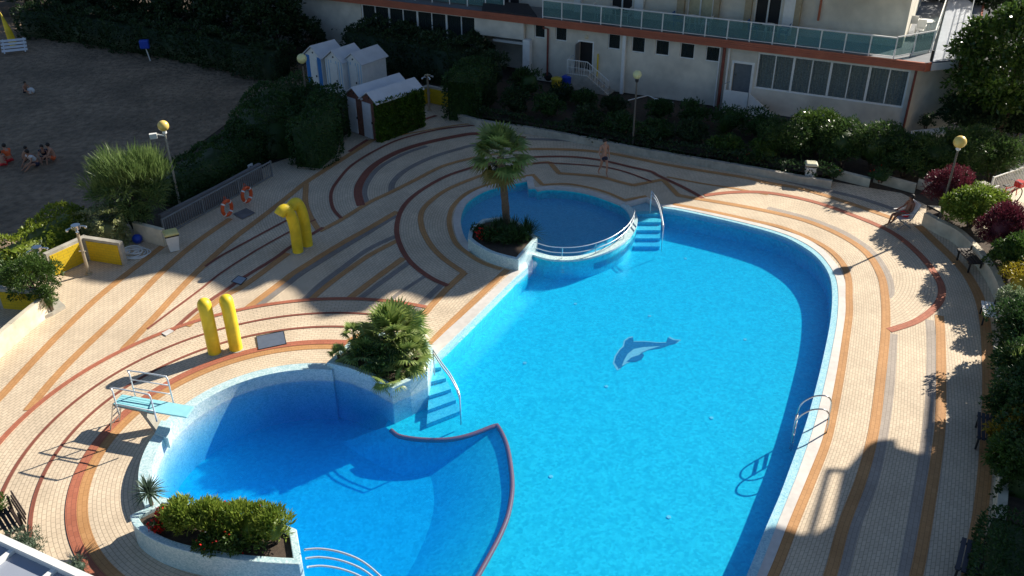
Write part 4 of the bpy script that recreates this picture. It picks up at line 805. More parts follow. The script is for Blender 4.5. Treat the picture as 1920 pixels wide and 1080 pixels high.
wall_run('garden_wall', 'low beige wall at the end of the grey railing by the blue ball', [(254, 414), (308, 428)], .72, .18, None, 1, m='stained_plaster')
wall_run('ramp_wall', 'dark grey ramp wall behind the grey railing with lifebuoys', [(296, 402), (400, 350), (484, 305)], .75, .16, None, 1, m='dark_wall')
q = at(470, 316, .5); b = MB(); b.box(q, (.30, .03, .42), R_(62)); SG = b.build('sign', MT['white_paint']); tag(SG, 'small white notice with a dark bathing figure on the ramp wall', 'sign')
b = MB(); b.box((q[0]+.02, q[1]-.03, q[2]+.08), (.09, .02, .09), R_(62)); b.box((q[0]+.02, q[1]-.03, q[2]-.06), (.16, .02, .04), R_(62)); b.build('figure', MT['rubber'], SG)
wd = MB(); wd.prism(xy([(84, 592), (98, 586), (122, 572), (108, 560), (90, 568)], .12), 0, .12); tag(wd.build('plant_kerb', MT['concrete']), 'small concrete kerb at the foot of the dark conifer', 'kerb')
# right curved retaining wall
RWI = crom(xy([(1733, 399), (1762, 415), (1795, 432), (1827, 462), (1852, 495), (1868, 525), (1880, 556), (1886, 590), (1884, 650), (1880, 750), (1876, 860), (1868, 960), (1850, 1070), (1830, 1180)], .55), 4); RWO = offset(RWI, .22)
if np.linalg.norm(RWO[20]-np.array([10, 25])) < np.linalg.norm(np.array(RWI[20])[:2]-np.array([10, 25])): RWO = offset(RWI, -.22)
RWI = np.array([p[:2] for p in RWI]); RWO = np.array([p[:2] for p in RWO])
b = MB(); strip(RWI, RWO, -.05, .55, b);
tag(b.build('retaining_wall', MT['stained_plaster']), 'curved cream retaining wall along the right side of the deck', 'wall')
b = MB(); bedO = RWO+(RWO-RWI)*5; strip(RWO, bedO, -.05, .42, b); tag(b.build('planting_bed', MT['soil']), kind='structure')
# low wall of the back planting bed
BW = np.array(xy([(858, 214), (890, 224), (935, 232), (1000, 240), (1080, 255), (1160, 271), (1240, 286), (1330, 301), (1420, 316), (1500, 331), (1560, 340)], .35)); BW = resample(BW, 30); BWO = offset(BW, .2)
if BWO[10][1] < BW[10][1]: BWO = offset(BW, -.2)
b = MB(); strip(BW, BWO, -.05, .35, b); tag(b.build('bed_wall', MT['concrete']), 'low concrete wall along the dark planting bed below the hotel', 'wall')
b = MB()
for i, (p, q) in enumerate([((1560, 318), (1632, 336)), ((1640, 326), (1718, 347)), ((1722, 338), (1760, 350))]):
    A, B = xy([p, q], .35); b.prism([A, B, (B[0]+.1, B[1]+.2), (A[0]+.1, A[1]+.2)], -.05, .35+.002*i)
o = b.build('stepped_bed_wall', MT['stained_plaster']); tag(o, 'low beige wall under the right hand shrubs behind the bin', 'wall')
b = MB(); b.prism([tuple(p) for p in BWO]+[FP(4.5, 0, 2.3)[:2], FP(20, 0, 1.2)[:2]], -.05, .24); tag(b.build('planting_bed', MT['soil']), kind='structure')
# posts, lamps
def globe_lamp(px_, label, z=3.6, flood=False, m='globe', r=.19, offx=0):
    x, y, _ = at(px_[0], px_[1], z); t = thing('street_lamp', label, 'lamp', (x, y, 0), 'globe lamps round the pool'); b = MB()
    b.tube([(x, y, 0), (x, y, .12)], .10, 12); b.tube([(x, y, .12), (x, y, z-.35)], [.05, .036], 10); b.build('pole', MT['lamp_pole'] if not flood else MT['concrete'], t); b = MB(); b.tube([(x, y, z-.35), (x, y, z-.30), (x, y, z-.17)], [.05, .09, .07], 12); b.build('collar', MT['white_paint'] if m == 'globe' else MT['rubber'], t)
    b = MB(); b.ball((x, y, z), r, 24); b.build('globe', MT[m], t, smooth=True)
    if flood:
        b = MB(); b.tube([(x, y, z-.42), (x-.4, y+.05, z-.36)], .025, 6); b.box((x-.48, y, z-.42), (.28, .16, .2), .3); b.build('floodlight', MT['white_paint'], t)
    return t
globe_lamp((306, 236), 'globe lamp with a floodlight beside the feathery tamarisk bush', flood=True, r=.22)
globe_lamp((566, 110), 'globe lamp in front of the blue and white beach cabin', m='shaded_globe', r=.24); globe_lamp((1195, 140), 'shaded globe lamp in the planting bed in front of the hotel wall', m='shaded_globe', r=.2); globe_lamp((1800, 266), 'globe lamp above the right hand shrubs whose shadow crosses the deck', r=.235)
def shower_post(base, top, label):
    B = at(*base); z = scale_h(B, top); t = thing('shower_post', label, 'shower', B, 'outdoor showers'); b = MB(); b.tube([B, (B[0], B[1], z-.1)], .055, 10); b.tube([B, (B[0], B[1], .06)], .12, 12); b.build('post', MT['steel_dull'], t)
    b = MB(); b.tube([(B[0], B[1], z-.12), (B[0], B[1], z+.02)], .16, 14)
    for k in range(4): a = k*1.57+.5; b.tube([(B[0]+.12*math.cos(a), B[1]+.12*math.sin(a), z-.05), (B[0]+.30*math.cos(a), B[1]+.30*math.sin(a), z-.10)], .028, 6); b.ball((B[0]+.30*math.cos(a), B[1]+.30*math.sin(a), z-.13), .06, 8)
    b.build('shower_head', MT['steel'], t)
    for k in range(2): b = MB(); a = k*3.14; b.box((B[0]+.08*math.cos(a), B[1]+.08*math.sin(a), .95), (.10, .03, .03), a); b.build('tap', MT['steel'], t)
    return t
K('steel_dull2', (.2, .18, .15), .6)
K('steel_dull', (.45, .38, .28), .45, .1, metal=.3)
shower_post((167, 514), (140, 423), 'tall steel shower post in front of the yellow corner wall'); shower_post((92, 540), (76, 462), 'shower post mostly hidden by the dark conifer at the left'); shower_post((805, 207), (803, 141), 'dark shower post in front of the shaded yellow wall by the cabins')
# yellow water spouts
def spout(base, mouth, zm, label, r=.205):
    B = np.array(at(*base)); Mo = np.array(at(mouth[0], mouth[1], zm)); d = Mo[:2]-B[:2]; L = np.linalg.norm(d); d = d/max(L, .01); L = min(L, 1.15)
    P = [(*B[:2], 0), (*B[:2], .5), (*B[:2], zm-.75)]; P += [(*(B[:2]+d*L*.14), zm-.22), (*(B[:2]+d*L*.42), zm+.10), (*(B[:2]+d*L*.75), zm+.10), (*(B[:2]+d*L), zm-.03)]
    t = thing('water_spout', label, 'spout', B, 'yellow bent tube spouts'); b = MB(); b.tube(crom(P, 6), r, 24, caps=True); b.build('tube', MT['yellow_paint'], t, smooth=False).data.polygons.foreach_set('use_smooth', [True]*0 or [True]*len(t.children[0].data.polygons))
    b = MB(); b.tube([(*B[:2], .0), (*B[:2], .035)], r+.05, 24); b.build('base_ring', MT['concrete'], t)
    return t
spout((559, 473), (523, 402), 1.75, 'front yellow spout of the shaded pair'); spout((577, 461), (545, 389), 1.75, 'rear yellow spout of the shaded pair')
spout((403, 662), (383, 575), 1.62, 'left yellow spout of the sunlit pair'); spout((443, 655), (424, 568), 1.62, 'right yellow spout of the sunlit pair')
# railing with lifebuoys
def bar_fence(name, label, p0, p1, h, step=.12, m='grey_metal', z0=0., post=1.8, r=.012):
    p0 = np.array(p0[:2]); p1 = np.array(p1[:2]); L = np.linalg.norm(p1-p0); d = (p1-p0)/L; t = thing(name, label, 'railing', (*p0, z0)); b = MB()
    n = int(L/step)
    for i in range(n+1): q = p0+d*L*i/n; b.box((*q, z0+h/2), (.022, .022, h-.06), math.atan2(d[1], d[0]))
    b.build('bars', MT[m], t); b = MB()
    for zz in (.05, h): q = (p0+p1)/2; b.box((*q, z0+zz), (L+.06, .045, .045), math.atan2(d[1], d[0]))
    b.build('rail_frame', MT[m], t)
    for i in range(int(L/post)+1): q = p0+d*L*i/max(1, int(L/post)); b = MB(); b.box((*q, z0+h/2+.02), (.06, .06, h+.04), math.atan2(d[1], d[0])); b.build('post', MT[m], t)
    return t
FA, FB = at(310, 443), at(511, 331); bar_fence('bar_railing', 'long grey bar railing on which two lifebuoys hang', FA, FB, .72)
def lifebuoy(px_, label):
    c = at(px_[0], px_[1], .48); t = thing('lifebuoy', label, 'lifebuoy', c, 'orange lifebuoys on the railing'); d = np.array(FB)-np.array(FA); d = d/np.linalg.norm(d); a = np.array([d[0], d[1], 0]); nn = np.array([d[1], -d[0], 0])
    R0 = .26; P = [np.array(c)+nn*.10+a*R0*math.cos(2*math.pi*k/28)+np.array([0, 0, 1.])*R0*1.15*math.sin(2*math.pi*k/28) for k in range(28)]; b = MB(); b.tube(P, .075, 10, closed=True); b.build('ring', MT['orange_buoy'], t, smooth=True)
    for k in range(4):
        q = (k*7+3) % 28; b = MB(); b.tube([P[q], P[(q+1) % 28]], .079, 10, caps=False); b.build('band', MT['white_paint'], t, smooth=True)
    b = MB(); b.tube([P[4], np.array(c)+nn*.05+np.array([0, 0, .5]), P[10]], .012, 5); b.build('cord', MT['orange_buoy'], t); return t
lifebuoy((422, 389), 'lifebuoy hanging nearer the bin on the grey railing'); lifebuoy((459, 364), 'lifebuoy hanging farther from the bin on the grey railing')
# litter bins
def bin_(base, label, lid, rz, h=.82):
    B = at(*base); t = thing('litter_bin', label, 'bin', B, 'white litter bins'); b = MB(); c, s = math.cos(rz), math.sin(rz); V = []
    for z, w_ in ((.02, .17), (h*.82, .235)): V += [(B[0]+x*w_*c-y*w_*s, B[1]+x*w_*s+y*w_*c, z) for x, y in ((-1, -1), (1, -1), (1, 1), (-1, 1))]
    b.add(V, [(3, 2, 1, 0), (4, 5, 6, 7), (0, 1, 5, 4), (1, 2, 6, 5), (2, 3, 7, 6), (3, 0, 4, 7)]); b.build('body', MT['white_paint'], t, bevel=.02)
    b = MB(); b.box((B[0], B[1], h*.84), (.50, .50, .06), rz); b.build('bag_edge', MT['rubber'], t); b = MB(); V = []
    for z, w_ in ((h*.87, .26), (h*.93, .27), (h*1.0, .20)): V += [(B[0]+x*w_*c-y*w_*s, B[1]+x*w_*s+y*w_*c, z) for x, y in ((-1, -1), (1, -1), (1, 1), (-1, 1))]
    b.add(V, [(3, 2, 1, 0), (8, 9, 10, 11)]+[(r*4+i, r*4+(i+1) % 4, r*4+4+(i+1) % 4, r*4+4+i) for r in range(2) for i in range(4)]); b.build('lid', MT[lid], t, bevel=.015); return t
bin_((327, 469), 'white litter bin with yellowish lid at the near end of the grey railing', 'yellow_lid', .5); bin_((1516, 339), 'white litter bin with cream lid in front of the right hand shrubs', 'cream_lid', -.2, .88)
# floor plates
def plate(pts, label, m, cat='cover plate', frame=True):
    t = thing('cover_plate', label, cat, (*np.mean(xy(pts), axis=0), 0)); b = MB(); b.sheet(xy(pts), .030); b.build('plate', MT[m], t)
    if frame:
        P = [(*p, .028) for p in xy(pts)]; b = MB(); b.tube(P, .018, 4, closed=True); b.build('frame', MT['rubber'], t)
plate([(437, 402), (462, 391), (479, 400), (455, 412)], 'dark rubber mat on the deck below the farther lifebuoy', 'dark_wall', 'mat', False); plate([(434, 529), (447, 518), (463, 523), (452, 535)], 'small pale metal plate on the shaded deck bands', 'hatch_metal')
plate([(303, 626), (318, 618), (327, 622), (312, 631)], 'small pale plate where the brown and red bands meet', 'coping_stone', frame=False); plate([(481, 632), (532, 622), (537, 646), (485, 657)], 'large grey metal hatch with dark frame near the sunlit spouts', 'hatch_metal')
# hose, ball, stick
c = at(250, 477); b = MB(); P = []
for k in range(150): a = k*.27; r = .30+.18*math.sin(k*.045)+.05*math.sin(k*.7); P.append((c[0]+r*1.3*math.cos(a), c[1]+r*math.sin(a), .02+.0010*k))
b.tube(crom(P, 1), .022, 6); tag(b.build('hose', MT['white_paint']), 'coiled white hose on the deck beside the yellow shower wall', 'hose')
c = at(259, 455); b = MB(); b.ball((c[0], c[1], .17), .19, 20); BL = b.build('ball', MT['blue_plastic'], smooth=True); tag(BL, 'blue ball on the ground behind the coiled hose', 'ball')
c = at(248, 440); b = MB(); b.tube([(c[0], c[1], 0), (c[0]-.25, c[1]+.3, 1.1)], .015, 6); tag(b.build('broom_stick', MT['concrete']), 'thin pale stick leaning into the dark bush above the blue ball', 'stick')
# diving board
DBT = thing('diving_board', 'pale blue diving board with steel rails over the rim of the diving pool', 'diving board', at(300, 806)); Z = .75
a_, b_, c_, d_ = [np.array(at(*p, Z)) for p in ((212, 757), (229, 740), (287, 771), (297, 752))]
pl = [(212, 757), (229, 740), (284, 748), (303, 760), (287, 772)]
b = MB(); b.prism(xy([(212, 757), (229, 739), (283, 748), (290, 773)], Z), Z-.10, Z-.05); b.build('platform', MT['grey_metal'], DBT)
for k in range(5):
    f0, f1 = k/5+.02, (k+1)/5-.02; A0 = np.array(at(212, 757, Z)[:2]); A1 = np.array(at(229, 739, Z)[:2]); B0 = np.array(at(286, 773, Z)[:2]); B1 = np.array(at(283, 748, Z)[:2])
    b = MB(); b.prism([A0+(A1-A0)*f0, B0+(B1-B0)*f0, B0+(B1-B0)*f1, A0+(A1-A0)*f1], Z-.05, Z); b.build('plank', MT['board_blue'], DBT)
b = MB(); b.prism(xy([(278, 771), (286, 749), (364, 763), (350, 783)], Z+.03), Z+.003, Z+.045); b.build('board', MT['board_blue'], DBT, bevel=.01)
f0 = np.array(at(300, 806)); f1 = np.array(at(268, 762, Z-.1)); b = MB(); d = f0-f1; s_ = np.array([-d[1], d[0], 0]); s_ = s_/np.linalg.norm(s_)*.13; e = np.array([d[0], d[1], 0]); e = e/np.linalg.norm(e)*.10
V = [f0-s_-e, f0+s_-e, f0+s_+e, f0-s_+e, f1-s_-e, f1+s_-e, f1+s_+e, f1-s_+e]; b.add(V, [(0, 1, 2, 3), (4, 7, 6, 5), (0, 4, 5, 1), (1, 5, 6, 2), (2, 6, 7, 3), (3, 7, 4, 0)]); b.build('support', MT['concrete'], DBT)
b = MB(); b.prism(xy([(290, 812), (302, 788), (322, 790), (315, 822)], .35), 0, .35); b.build('plinth', MT['rim_tile'], DBT)
def rail_frame(pA, pB, zt, levels, r=.022):
    A = np.array(at(*pA, zt)); B = np.array(at(*pB, zt)); q = B-A; b = MB(); b.tube(crom([(A[0], A[1], Z-.05), (A[0], A[1], zt-.12), tuple(A+q*.04+np.array([0, 0, 0])), tuple(A+q*.9), (A[0]+q[0]*.97, A[1]+q[1]*.97, zt-.03), (B[0], B[1], zt-.15), (B[0], B[1], Z-.05)], 3), r, 8)
    for l in levels: b.tube([(A[0], A[1], l), (B[0], B[1], l)], r*.8, 8)
    b.build('handrail', MT['rail_steel'], DBT, smooth=True)
rail_frame((241, 695), (313, 706), Z+.85, (Z+.55, Z+.25)); rail_frame((209, 727), (281, 740), Z+.85, (Z+.30,))
l0 = np.array(at(212, 757, Z)); l1 = np.array(at(229, 740, Z)); g0 = l0+np.array([-.15, -.25, -Z]); g1 = l1+np.array([-.15, -.25, -Z])
b = MB(); b.tube([l0, g0], .022, 8); b.tube([l1, g1], .022, 8)
for t_ in (.25, .5, .75): b.tube([l0+(g0-l0)*t_, l1+(g1-l1)*t_], .02, 8)
b.build('ladder', MT['steel'], DBT)
# rails and ladders
def rail_thing(name, label, paths, r=.022, cat='handrail'):
    t = thing(name, label, cat, paths[0][0]); 
    for P in paths: b = MB(); b.tube(P, r, 8); b.build('rail', MT['rail_steel'], t, smooth=True)
    return t
RM = (RA+RB)/2; seg = RM[3:47]; t = rail_thing('pool_railing', 'two bar steel railing on the ring wall round the paddling pool', [[(p[0], p[1], .44) for p in seg], [(p[0], p[1], .22) for p in seg]], .016)
for i in (0, 11, 22, 32, 43): b = MB(); b.tube([(*seg[i], -.02), (*seg[i], .44)], .02, 8); b.build('post', MT['steel'], t)
def stair_rail(label, pts, down, dz=.0, gap=.13, name='stair_handrail'):
    P = [at(x, y, z) for x, y, z in pts]; e = P[-1]; s0 = P[0]; Pp = crom(P, 5)+[np.array((e[0], e[1], down))]; Q = [np.array(p)-np.array([0, 0, gap]) for p in crom(P, 5)]
    return rail_thing(name, label, [Pp, Q, [(s0[0], s0[1], -.15), s0]])
stair_rail('bright curved double handrail beside the steps behind the paddling pool', [(1222, 358, .85), (1233, 376, .80), (1240, 400, .68), (1244, 424, .5)], -.6)
stair_rail('curved double handrail beside the steps next to the bushy palm', [(812, 656, .78), (828, 680, .74), (843, 700, .65), (855, 722, .5), (862, 742, .35)], -.7)
P = [at(x, y, .75) for x, y in ((570, 1031), (600, 1029), (640, 1036), (680, 1053), (715, 1082), (740, 1110))]
rail_thing('curved_railing', 'three curved pale rails beside the flower planter at the bottom of the picture', [crom([(p[0], p[1], z) for p in P], 5) for z in (.75, .48, .20)], .025)
LD = thing('pool_ladder', 'steel pool ladder with two hooped rails on the right edge of the main pool', 'ladder', at(1549, 800))
inn = np.array(at(1495, 795, 0))[:2]-np.array(at(1550, 800, 0))[:2]; inn = inn/np.linalg.norm(inn)
for (fx, fy) in ((1553, 786), (1549, 812)):
    f = np.array(at(fx, fy))[:2]; P = [(*f, 0), (*f, .5), (*(f+inn*.08), .72), (*(f+inn*.25), .80), (*(f+inn*.55), .72), (*(f+inn*.80), .45), (*(f+inn*.86), .1), (*(f+inn*.84), -.75)]; b = MB(); b.tube(crom(P, 4), .022, 8); b.build('rail', MT['steel'], LD, smooth=True)
f = np.array(at(1553, 786))[:2]; g = np.array(at(1549, 812))[:2]
for z in (.05, -.2, -.45, -.68): b = MB(); A = f+inn*.85; B = g+inn*.85; b.box(((A[0]+B[0])/2, (A[1]+B[1])/2, z), (np.linalg.norm(A-B), .08, .03), math.atan2(*(B-A)[::-1])); b.build('tread', MT['steel'], LD)
b = MB(); b.box((*((f+g)/2), .012), (.5, .3, .004), .1) if False else None
# benches
def bench(p0, p1, back, label, m, z=.44, w=.42, group='benches along the deck', backrest=True):
    A = np.array(at(*p0, z)); B = np.array(at(*p1, z)); d = (B-A)[:2]; L = np.linalg.norm(d); d = d/L; nn = np.array([-d[1], d[0]])*back; t = thing('bench', label, 'bench', (*(A+B)[:2]/2, 0), group); rz = math.atan2(d[1], d[0]); C_ = (A+B)[:2]/2
    b = MB()
    for k in range(4): q = C_+nn*(w*(k+.5)/4-w/2); b.box((*q, z), (L, w/4-.025, .035), rz)
    b.build('seat', MT[m], t)
    if backrest:
        b = MB()
        for k in range(3): q = C_+nn*(w/2+.04+.03*k); b.box((*q, z+.14+.12*k), (L, .03, .09), rz)
        b.build('backrest', MT[m], t)
    for s in (-1, 1):
        b = MB(); q = C_+d*s*(L/2-.12); b.box((*(q-nn*w*.35), z/2), (.05, .05, z), rz); b.box((*(q+nn*w*.45), z/2+.2), (.05, .05, z+.4 if backrest else z), rz); b.box((*q, z-.04), (.05, w, .04), rz); b.build('leg', MT['rubber'], t)
    return t
bench((1806, 466), (1832, 495), 1, 'dark slatted bench against the curved cream wall below the green shrub', 'dark_wood', w=.5, backrest=False); bench((1852, 566), (1857, 594), 1, 'pale slatted bench beside the variegated shrub', 'white_paint', backrest=False); bench((1848, 776), (1848, 826), 1, 'dark blue bench half under the shrubs of the right wall', 'dark_blue_slat')
bench((1825, 1015), (1812, 1075), 1, 'dark blue slatted bench beside the clipped hedge at the lower right', 'dark_blue_slat', w=.5); bench((4, 956), (30, 998), 1, 'dark wooden bench at the lower left picture edge', 'dark_wood')
# deck chair
def folding_chair(c, rz, label):
    t = thing('deck_chair', label, 'chair', (c[0], c[1], 0)); co, si = math.cos(rz), math.sin(rz); W = lambda x, y, z: (c[0]+x*co-y*si, c[1]+x*si+y*co, z)
    for s in (-1, 1):
        b = MB(); b.tube([W(s*.28, .30, 0), W(s*.28, -.25, .42), W(s*.28, -.50, 1.0)], .018, 6); b.build('leg', MT['grey_metal'], t); b = MB(); b.tube([W(s*.25, -.30, 0), W(s*.25, .28, .42)], .018, 6); b.build('leg', MT['grey_metal'], t); b = MB(); b.box(W(s*.29, .0, .64), (.05, .5, .03), rz); b.build('armrest', MT['white_paint'], t)
    b = MB(); b.box(W(0, .02, .42), (.5, .52, .02), rz); b.build('seat', MT['white_cloth'], t); b = MB(); b.add([W(-.25, -.24, .43), W(.25, -.24, .43), W(.30, -.46, 1.02), W(-.30, -.46, 1.02), W(-.25, -.26, .43), W(.25, -.26, .43), W(.30, -.48, 1.02), W(-.30, -.48, 1.02)], [(0, 1, 2, 3), (7, 6, 5, 4), (3, 2, 6, 7), (0, 3, 7, 4), (1, 5, 6, 2)]); b.build('backrest', MT['white_cloth'], t)
    b = MB(); b.tube([W(-.28, .25, .06), W(.28, .25, .06)], .015, 6); b.build('crossbar', MT['grey_metal'], t); b = MB(); b.tube([W(-.25, -.27, .06), W(.25, -.27, .06)], .015, 6); b.build('crossbar', MT['grey_metal'], t); return t
SIT = at(1688, 424); folding_chair(SIT, R_(100), 'white folding chair in which a person in red shorts sits')
# bicycle, fence on the right
K('red_paint', (.5, .03, .03), .4)
def bicycle(c, rz, label):
    t = thing('bicycle', label, 'bicycle', (c[0], c[1], 0)); co, si = math.cos(rz), math.sin(rz); W = lambda x, y, z: (c[0]+x*co-y*si, c[1]+x*si+y*co, z)
    for x in (-.52, .52):
        b = MB(); b.tube([W(x+.33*math.cos(k*.2618), 0, .34+.33*math.sin(k*.2618)) for k in range(24)], .022, 6, closed=True); wh = b.build('wheel', MT['rubber'], t, smooth=True); b = MB()
        for k in range(8): b.tube([W(x, 0, .34), W(x+.32*math.cos(k*.785), 0, .34+.32*math.sin(k*.785))], .005, 4)
        b.build('spokes', MT['steel'], wh)
    b = MB(); 
    for P in ([(-.52, .34), (-.10, .30)], [(-.10, .30), (.38, .75)], [(-.22, .78), (.38, .78)], [(-.10, .30), (-.25, .90)], [(-.52, .34), (-.22, .72)], [(.52, .34), (.36, .95)]): b.tube([W(x, 0, z) for x, z in P], .018, 6)
    b.build('frame', MT['red_paint'], t); b = MB(); b.tube([W(.30, -.28, .98), W(.36, 0, 1.0), W(.30, .28, .98)], .014, 6); b.build('handlebar', MT['steel'], t); b = MB(); b.box(W(-.26, 0, .93), (.26, .15, .05), rz); b.build('saddle', MT['rubber'], t, bevel=.015)
    b = MB(); b.box(W(.55, 0, .85), (.28, .32, .24), rz); b.build('basket', MT['red_paint'], t); return t
bicycle(at(1884, 384), R_(24), 'red bicycle parked against the railing on the sunny path')
bar_fence('bar_railing', 'short pale bar railing behind the green shrub on the right', at(1812, 398), at(1862, 384), .85, .12, 'white_paint'); bar_fence('bar_railing', 'pale bar railing behind the parked bicycle', at(1852, 372), at(1935, 342), .95, .12, 'white_paint')
b = MB(); c = at(1842, 395); b.box((c[0], c[1]+.5, .5), (.5, .35, 1.0), .3); tag(b.build('gate_pillar', MT['concrete']), 'squat concrete pillar behind the short pale railing', 'pillar')
# beach cabins
def cabin(fl, fr, depth, h, rise, label, stripe=None, ivy=False, group='wooden beach cabins', side='white_paint', front='white_paint'):
    fl = np.array(fl[:2]); fr = np.array(fr[:2]); dw = fr-fl; W_ = np.linalg.norm(dw); ux = dw/W_; uy = np.array([-ux[1], ux[0]]); t = thing('beach_cabin', label, 'cabin', (*fl, 0), group); rz = math.atan2(ux[1], ux[0])
    X = lambda x, y, z: (*(fl+ux*x+uy*y), z); D = depth
    b = MB(); b.add([X(0, 0, 0), X(W_, 0, 0), X(W_, 0, h), X(W_/2, 0, h+rise), X(0, 0, h), X(0, D, 0), X(W_, D, 0), X(W_, D, h), X(W_/2, D, h+rise), X(0, D, h)], [(0, 1, 2, 3, 4), (5, 9, 8, 7, 6), (1, 6, 7, 2), (5, 0, 4, 9)]); b.build('wall', MT[side], t)
    b = MB(); o = .12; e = rise/(W_/2)*o
    for s in (0, 1):
        x0 = -o if s == 0 else W_+o; q = [X(x0, -o, h-e+.03), X(W_/2, -o, h+rise+.03), X(W_/2, D+o, h+rise+.03), X(x0, D+o, h-e+.03)]; q2 = [(p[0], p[1], p[2]+.05) for p in q]; b.add(q+q2, [(0, 1, 2, 3), (7, 6, 5, 4), (0, 4, 5, 1), (1, 5, 6, 2), (2, 6, 7, 3), (3, 7, 4, 0)])
    b.build('roof', MT['roof_white'], t)
    def pan(x0, x1, z0, z1, m, nm, off=.015): b = MB(); V = [X(x0, 0, z0), X(x1, 0, z0), X(x1, 0, z1), X(x0, 0, z1), X(x0, -off, z0), X(x1, -off, z0), X(x1, -off, z1), X(x0, -off, z1)]; b.add(V, [(4, 5, 6, 7), (0, 4, 7, 3), (1, 2, 6, 5), (3, 7, 6, 2), (0, 1, 5, 4)]); return b.build(nm, MT[m], t)
    if stripe == 'wide': pan(.03, W_*.25, .02, h-.02, 'blue_stripe', 'blue_stripe'); pan(W_*.75, W_-.03, .02, h-.02, 'blue_stripe', 'blue_stripe'); d = pan(W_*.28, W_*.72, .05, h*.92, 'white_paint', 'door', .03)
    elif stripe == 'thin':
        for k in range(7):
            if k in (3,): continue
            pan(W_*(k+.35)/7, W_*(k+.62)/7, .02, h-.02, 'pale_blue', 'pale_stripe')
        d = pan(W_*.3, W_*.7, .05, h*.92, 'white_paint', 'door', .03)
    else: d = pan(W_*.05, W_*.60, .04, h*.93, 'cabin_door', 'door', .05); pan(W_*.66, W_-.02, .03, h*.95, 'brown_brick', 'brick_strip')
    b = MB(); b.box(X(W_*.65, -.06, h*.45), (.04, .05, .1), rz); b.build('handle', MT['rubber'], d); b = MB(); b.tube([X(W_/2, -.02, h+rise*.35), X(W_/2, .01, h+rise*.35)], .05, 10); b.build('vent', MT['rubber'], t)
    return t, X, W_
K('blue_stripe', (.02, .18, .50), .5); K('pale_blue', (.42, .58, .72), .5); K('cabin_door', (.66, .68, .74), .5, .08, 3); K('brown_brick', (.18, .08, .06), .9, .25, 10); K('cream_gable', (.60, .54, .40), .6)
b0, b1 = at(580, 166), at(609, 175); dv = np.array(b1[:2])-np.array(b0[:2]); cabin(b0, b1, 1.5, 2.0, .5, 'beach cabin with broad blue stripes and white door', 'wide')
b0, b1 = at(616, 176), at(648, 184); cabin(b0, b1, 1.6, 2.0, .5, 'white beach cabin with thin pale blue stripes, between the two others at the back', 'thin'); b0, b1 = at(652, 180), at(684, 188); cabin(b0, b1, 1.9, 2.0, .45, 'white beach cabin with pale stripes, rightmost of the three at the back', 'thin')
A0 = np.array(at(657, 246)[:2]); B1 = np.array(at(712, 266)[:2]); mid = (A0+B1)/2; t, X, W_ = cabin(A0, mid-(B1-A0)*.004, 2.9, 1.95, .38, 'beach cabin with pale door next to the dark hedge, left of the ivy covered one', side='brown_brick')
t, X, W_ = cabin(mid, B1, 2.9, 1.95, .38, 'white roofed beach cabin whose right side is covered in bright green ivy', side='brown_brick')
n = 5200; u = rng.random(n)*2.95; z = rng.random(n)*2.0; Pn = np.array([X(W_+.06+.10*math.sin(a*2.1)*math.sin(b_*3), a, b_) for a, b_ in zip(u, z)]); ndir = np.array(X(W_+1, 0, 0))-np.array(X(W_, 0, 0)); ndir = ndir/np.linalg.norm(ndir)
MT['ivy'] = leafmat('ivy', (.03, .07, .008), (.11, .19, .02)); IV = thing('ivy', 'bright green ivy covering the right side of the nearest beach cabin', 'ivy', X(W_, 1.4, 0))
n2 = 500; u2 = rng.random(n2)*.35; Pn2 = np.array([X(W_-.08+.14*q, -.06, zz) for q, zz in zip(rng.random(n2), rng.random(n2)*2.0)]); fd = np.array(X(0, -1, 0))-np.array(X(0, 0, 0))
V = np.vstack([leaf_quads(Pn, np.tile(ndir, (n, 1)), .15, .7, out=.5), leaf_quads(Pn2, np.tile(fd, (n2, 1)), .12, .7, out=.5)]); fast_mesh('leaves', V, quadF(n+n2), MT['ivy'], IV)
# things on the beach
c = at(26, 84); t = thing('yellow_board', 'pointed yellow board standing upright in the sand', 'board', c); b = MB(); b.tube([c, (c[0]-.1, c[1], .9), (c[0]-.35, c[1]+.1, 2.1)], [.26, .22, .02], 8); b.build('board', MT['yellow_paint'], t)
c = at(30, 100); t = thing('slatted_crate', 'white slatted board lying tilted beside the pointed yellow board', 'crate', c); b = MB(); ax = (np.array([.92, .38, 0]), np.array([-.30, .72, .62]), np.array([.24, -.57, .78]))
for k in range(4): b.box(np.array(c)+ax[1]*(k*.26-.3)+np.array([0, 0, .45]), (1.5, .17, .03), ax=ax)
for s in (-.6, .6): b.box(np.array(c)+ax[0]*s+ax[1]*.08+np.array([0, 0, .43]), (.08, 1.1, .03), ax=ax)
b.build('slats', MT['roof_white'], t)
c = at(282, 114); z = scale_h(c, (275, 75)); t = thing('beach_bin_post', 'blue box on a thin white post at the edge of the sand', 'box', c); b = MB(); b.tube([c, (c[0]-.12, c[1], z-.5)], .035, 6); b.build('post', MT['white_paint'], t); b = MB(); b.box((c[0]-.15, c[1], z-.25), (.55, .4, .5), .2); b.build('box', MT['blue_plastic'], t, bevel=.05)
K('yellow_bin', (.55, .42, .03), .5)
for (p, m_, lb) in (((1043, 172), 'yellow_bin', 'yellow rubbish container at the hotel wall left of the white stair railing'), ((1063, 168), 'blue_plastic', 'blue rubbish container next to the yellow one')):
    c = at(*p); t = thing('container', lb, 'container', c); b = MB(); b.tube([(c[0], c[1], 0), (c[0], c[1], .75)], [.24, .30], 14); b.build('body', MT[m_], t); b = MB(); b.tube([(c[0], c[1], .75), (c[0], c[1], .82)], [.32, .2], 14); b.build('lid', MT[m_], t)
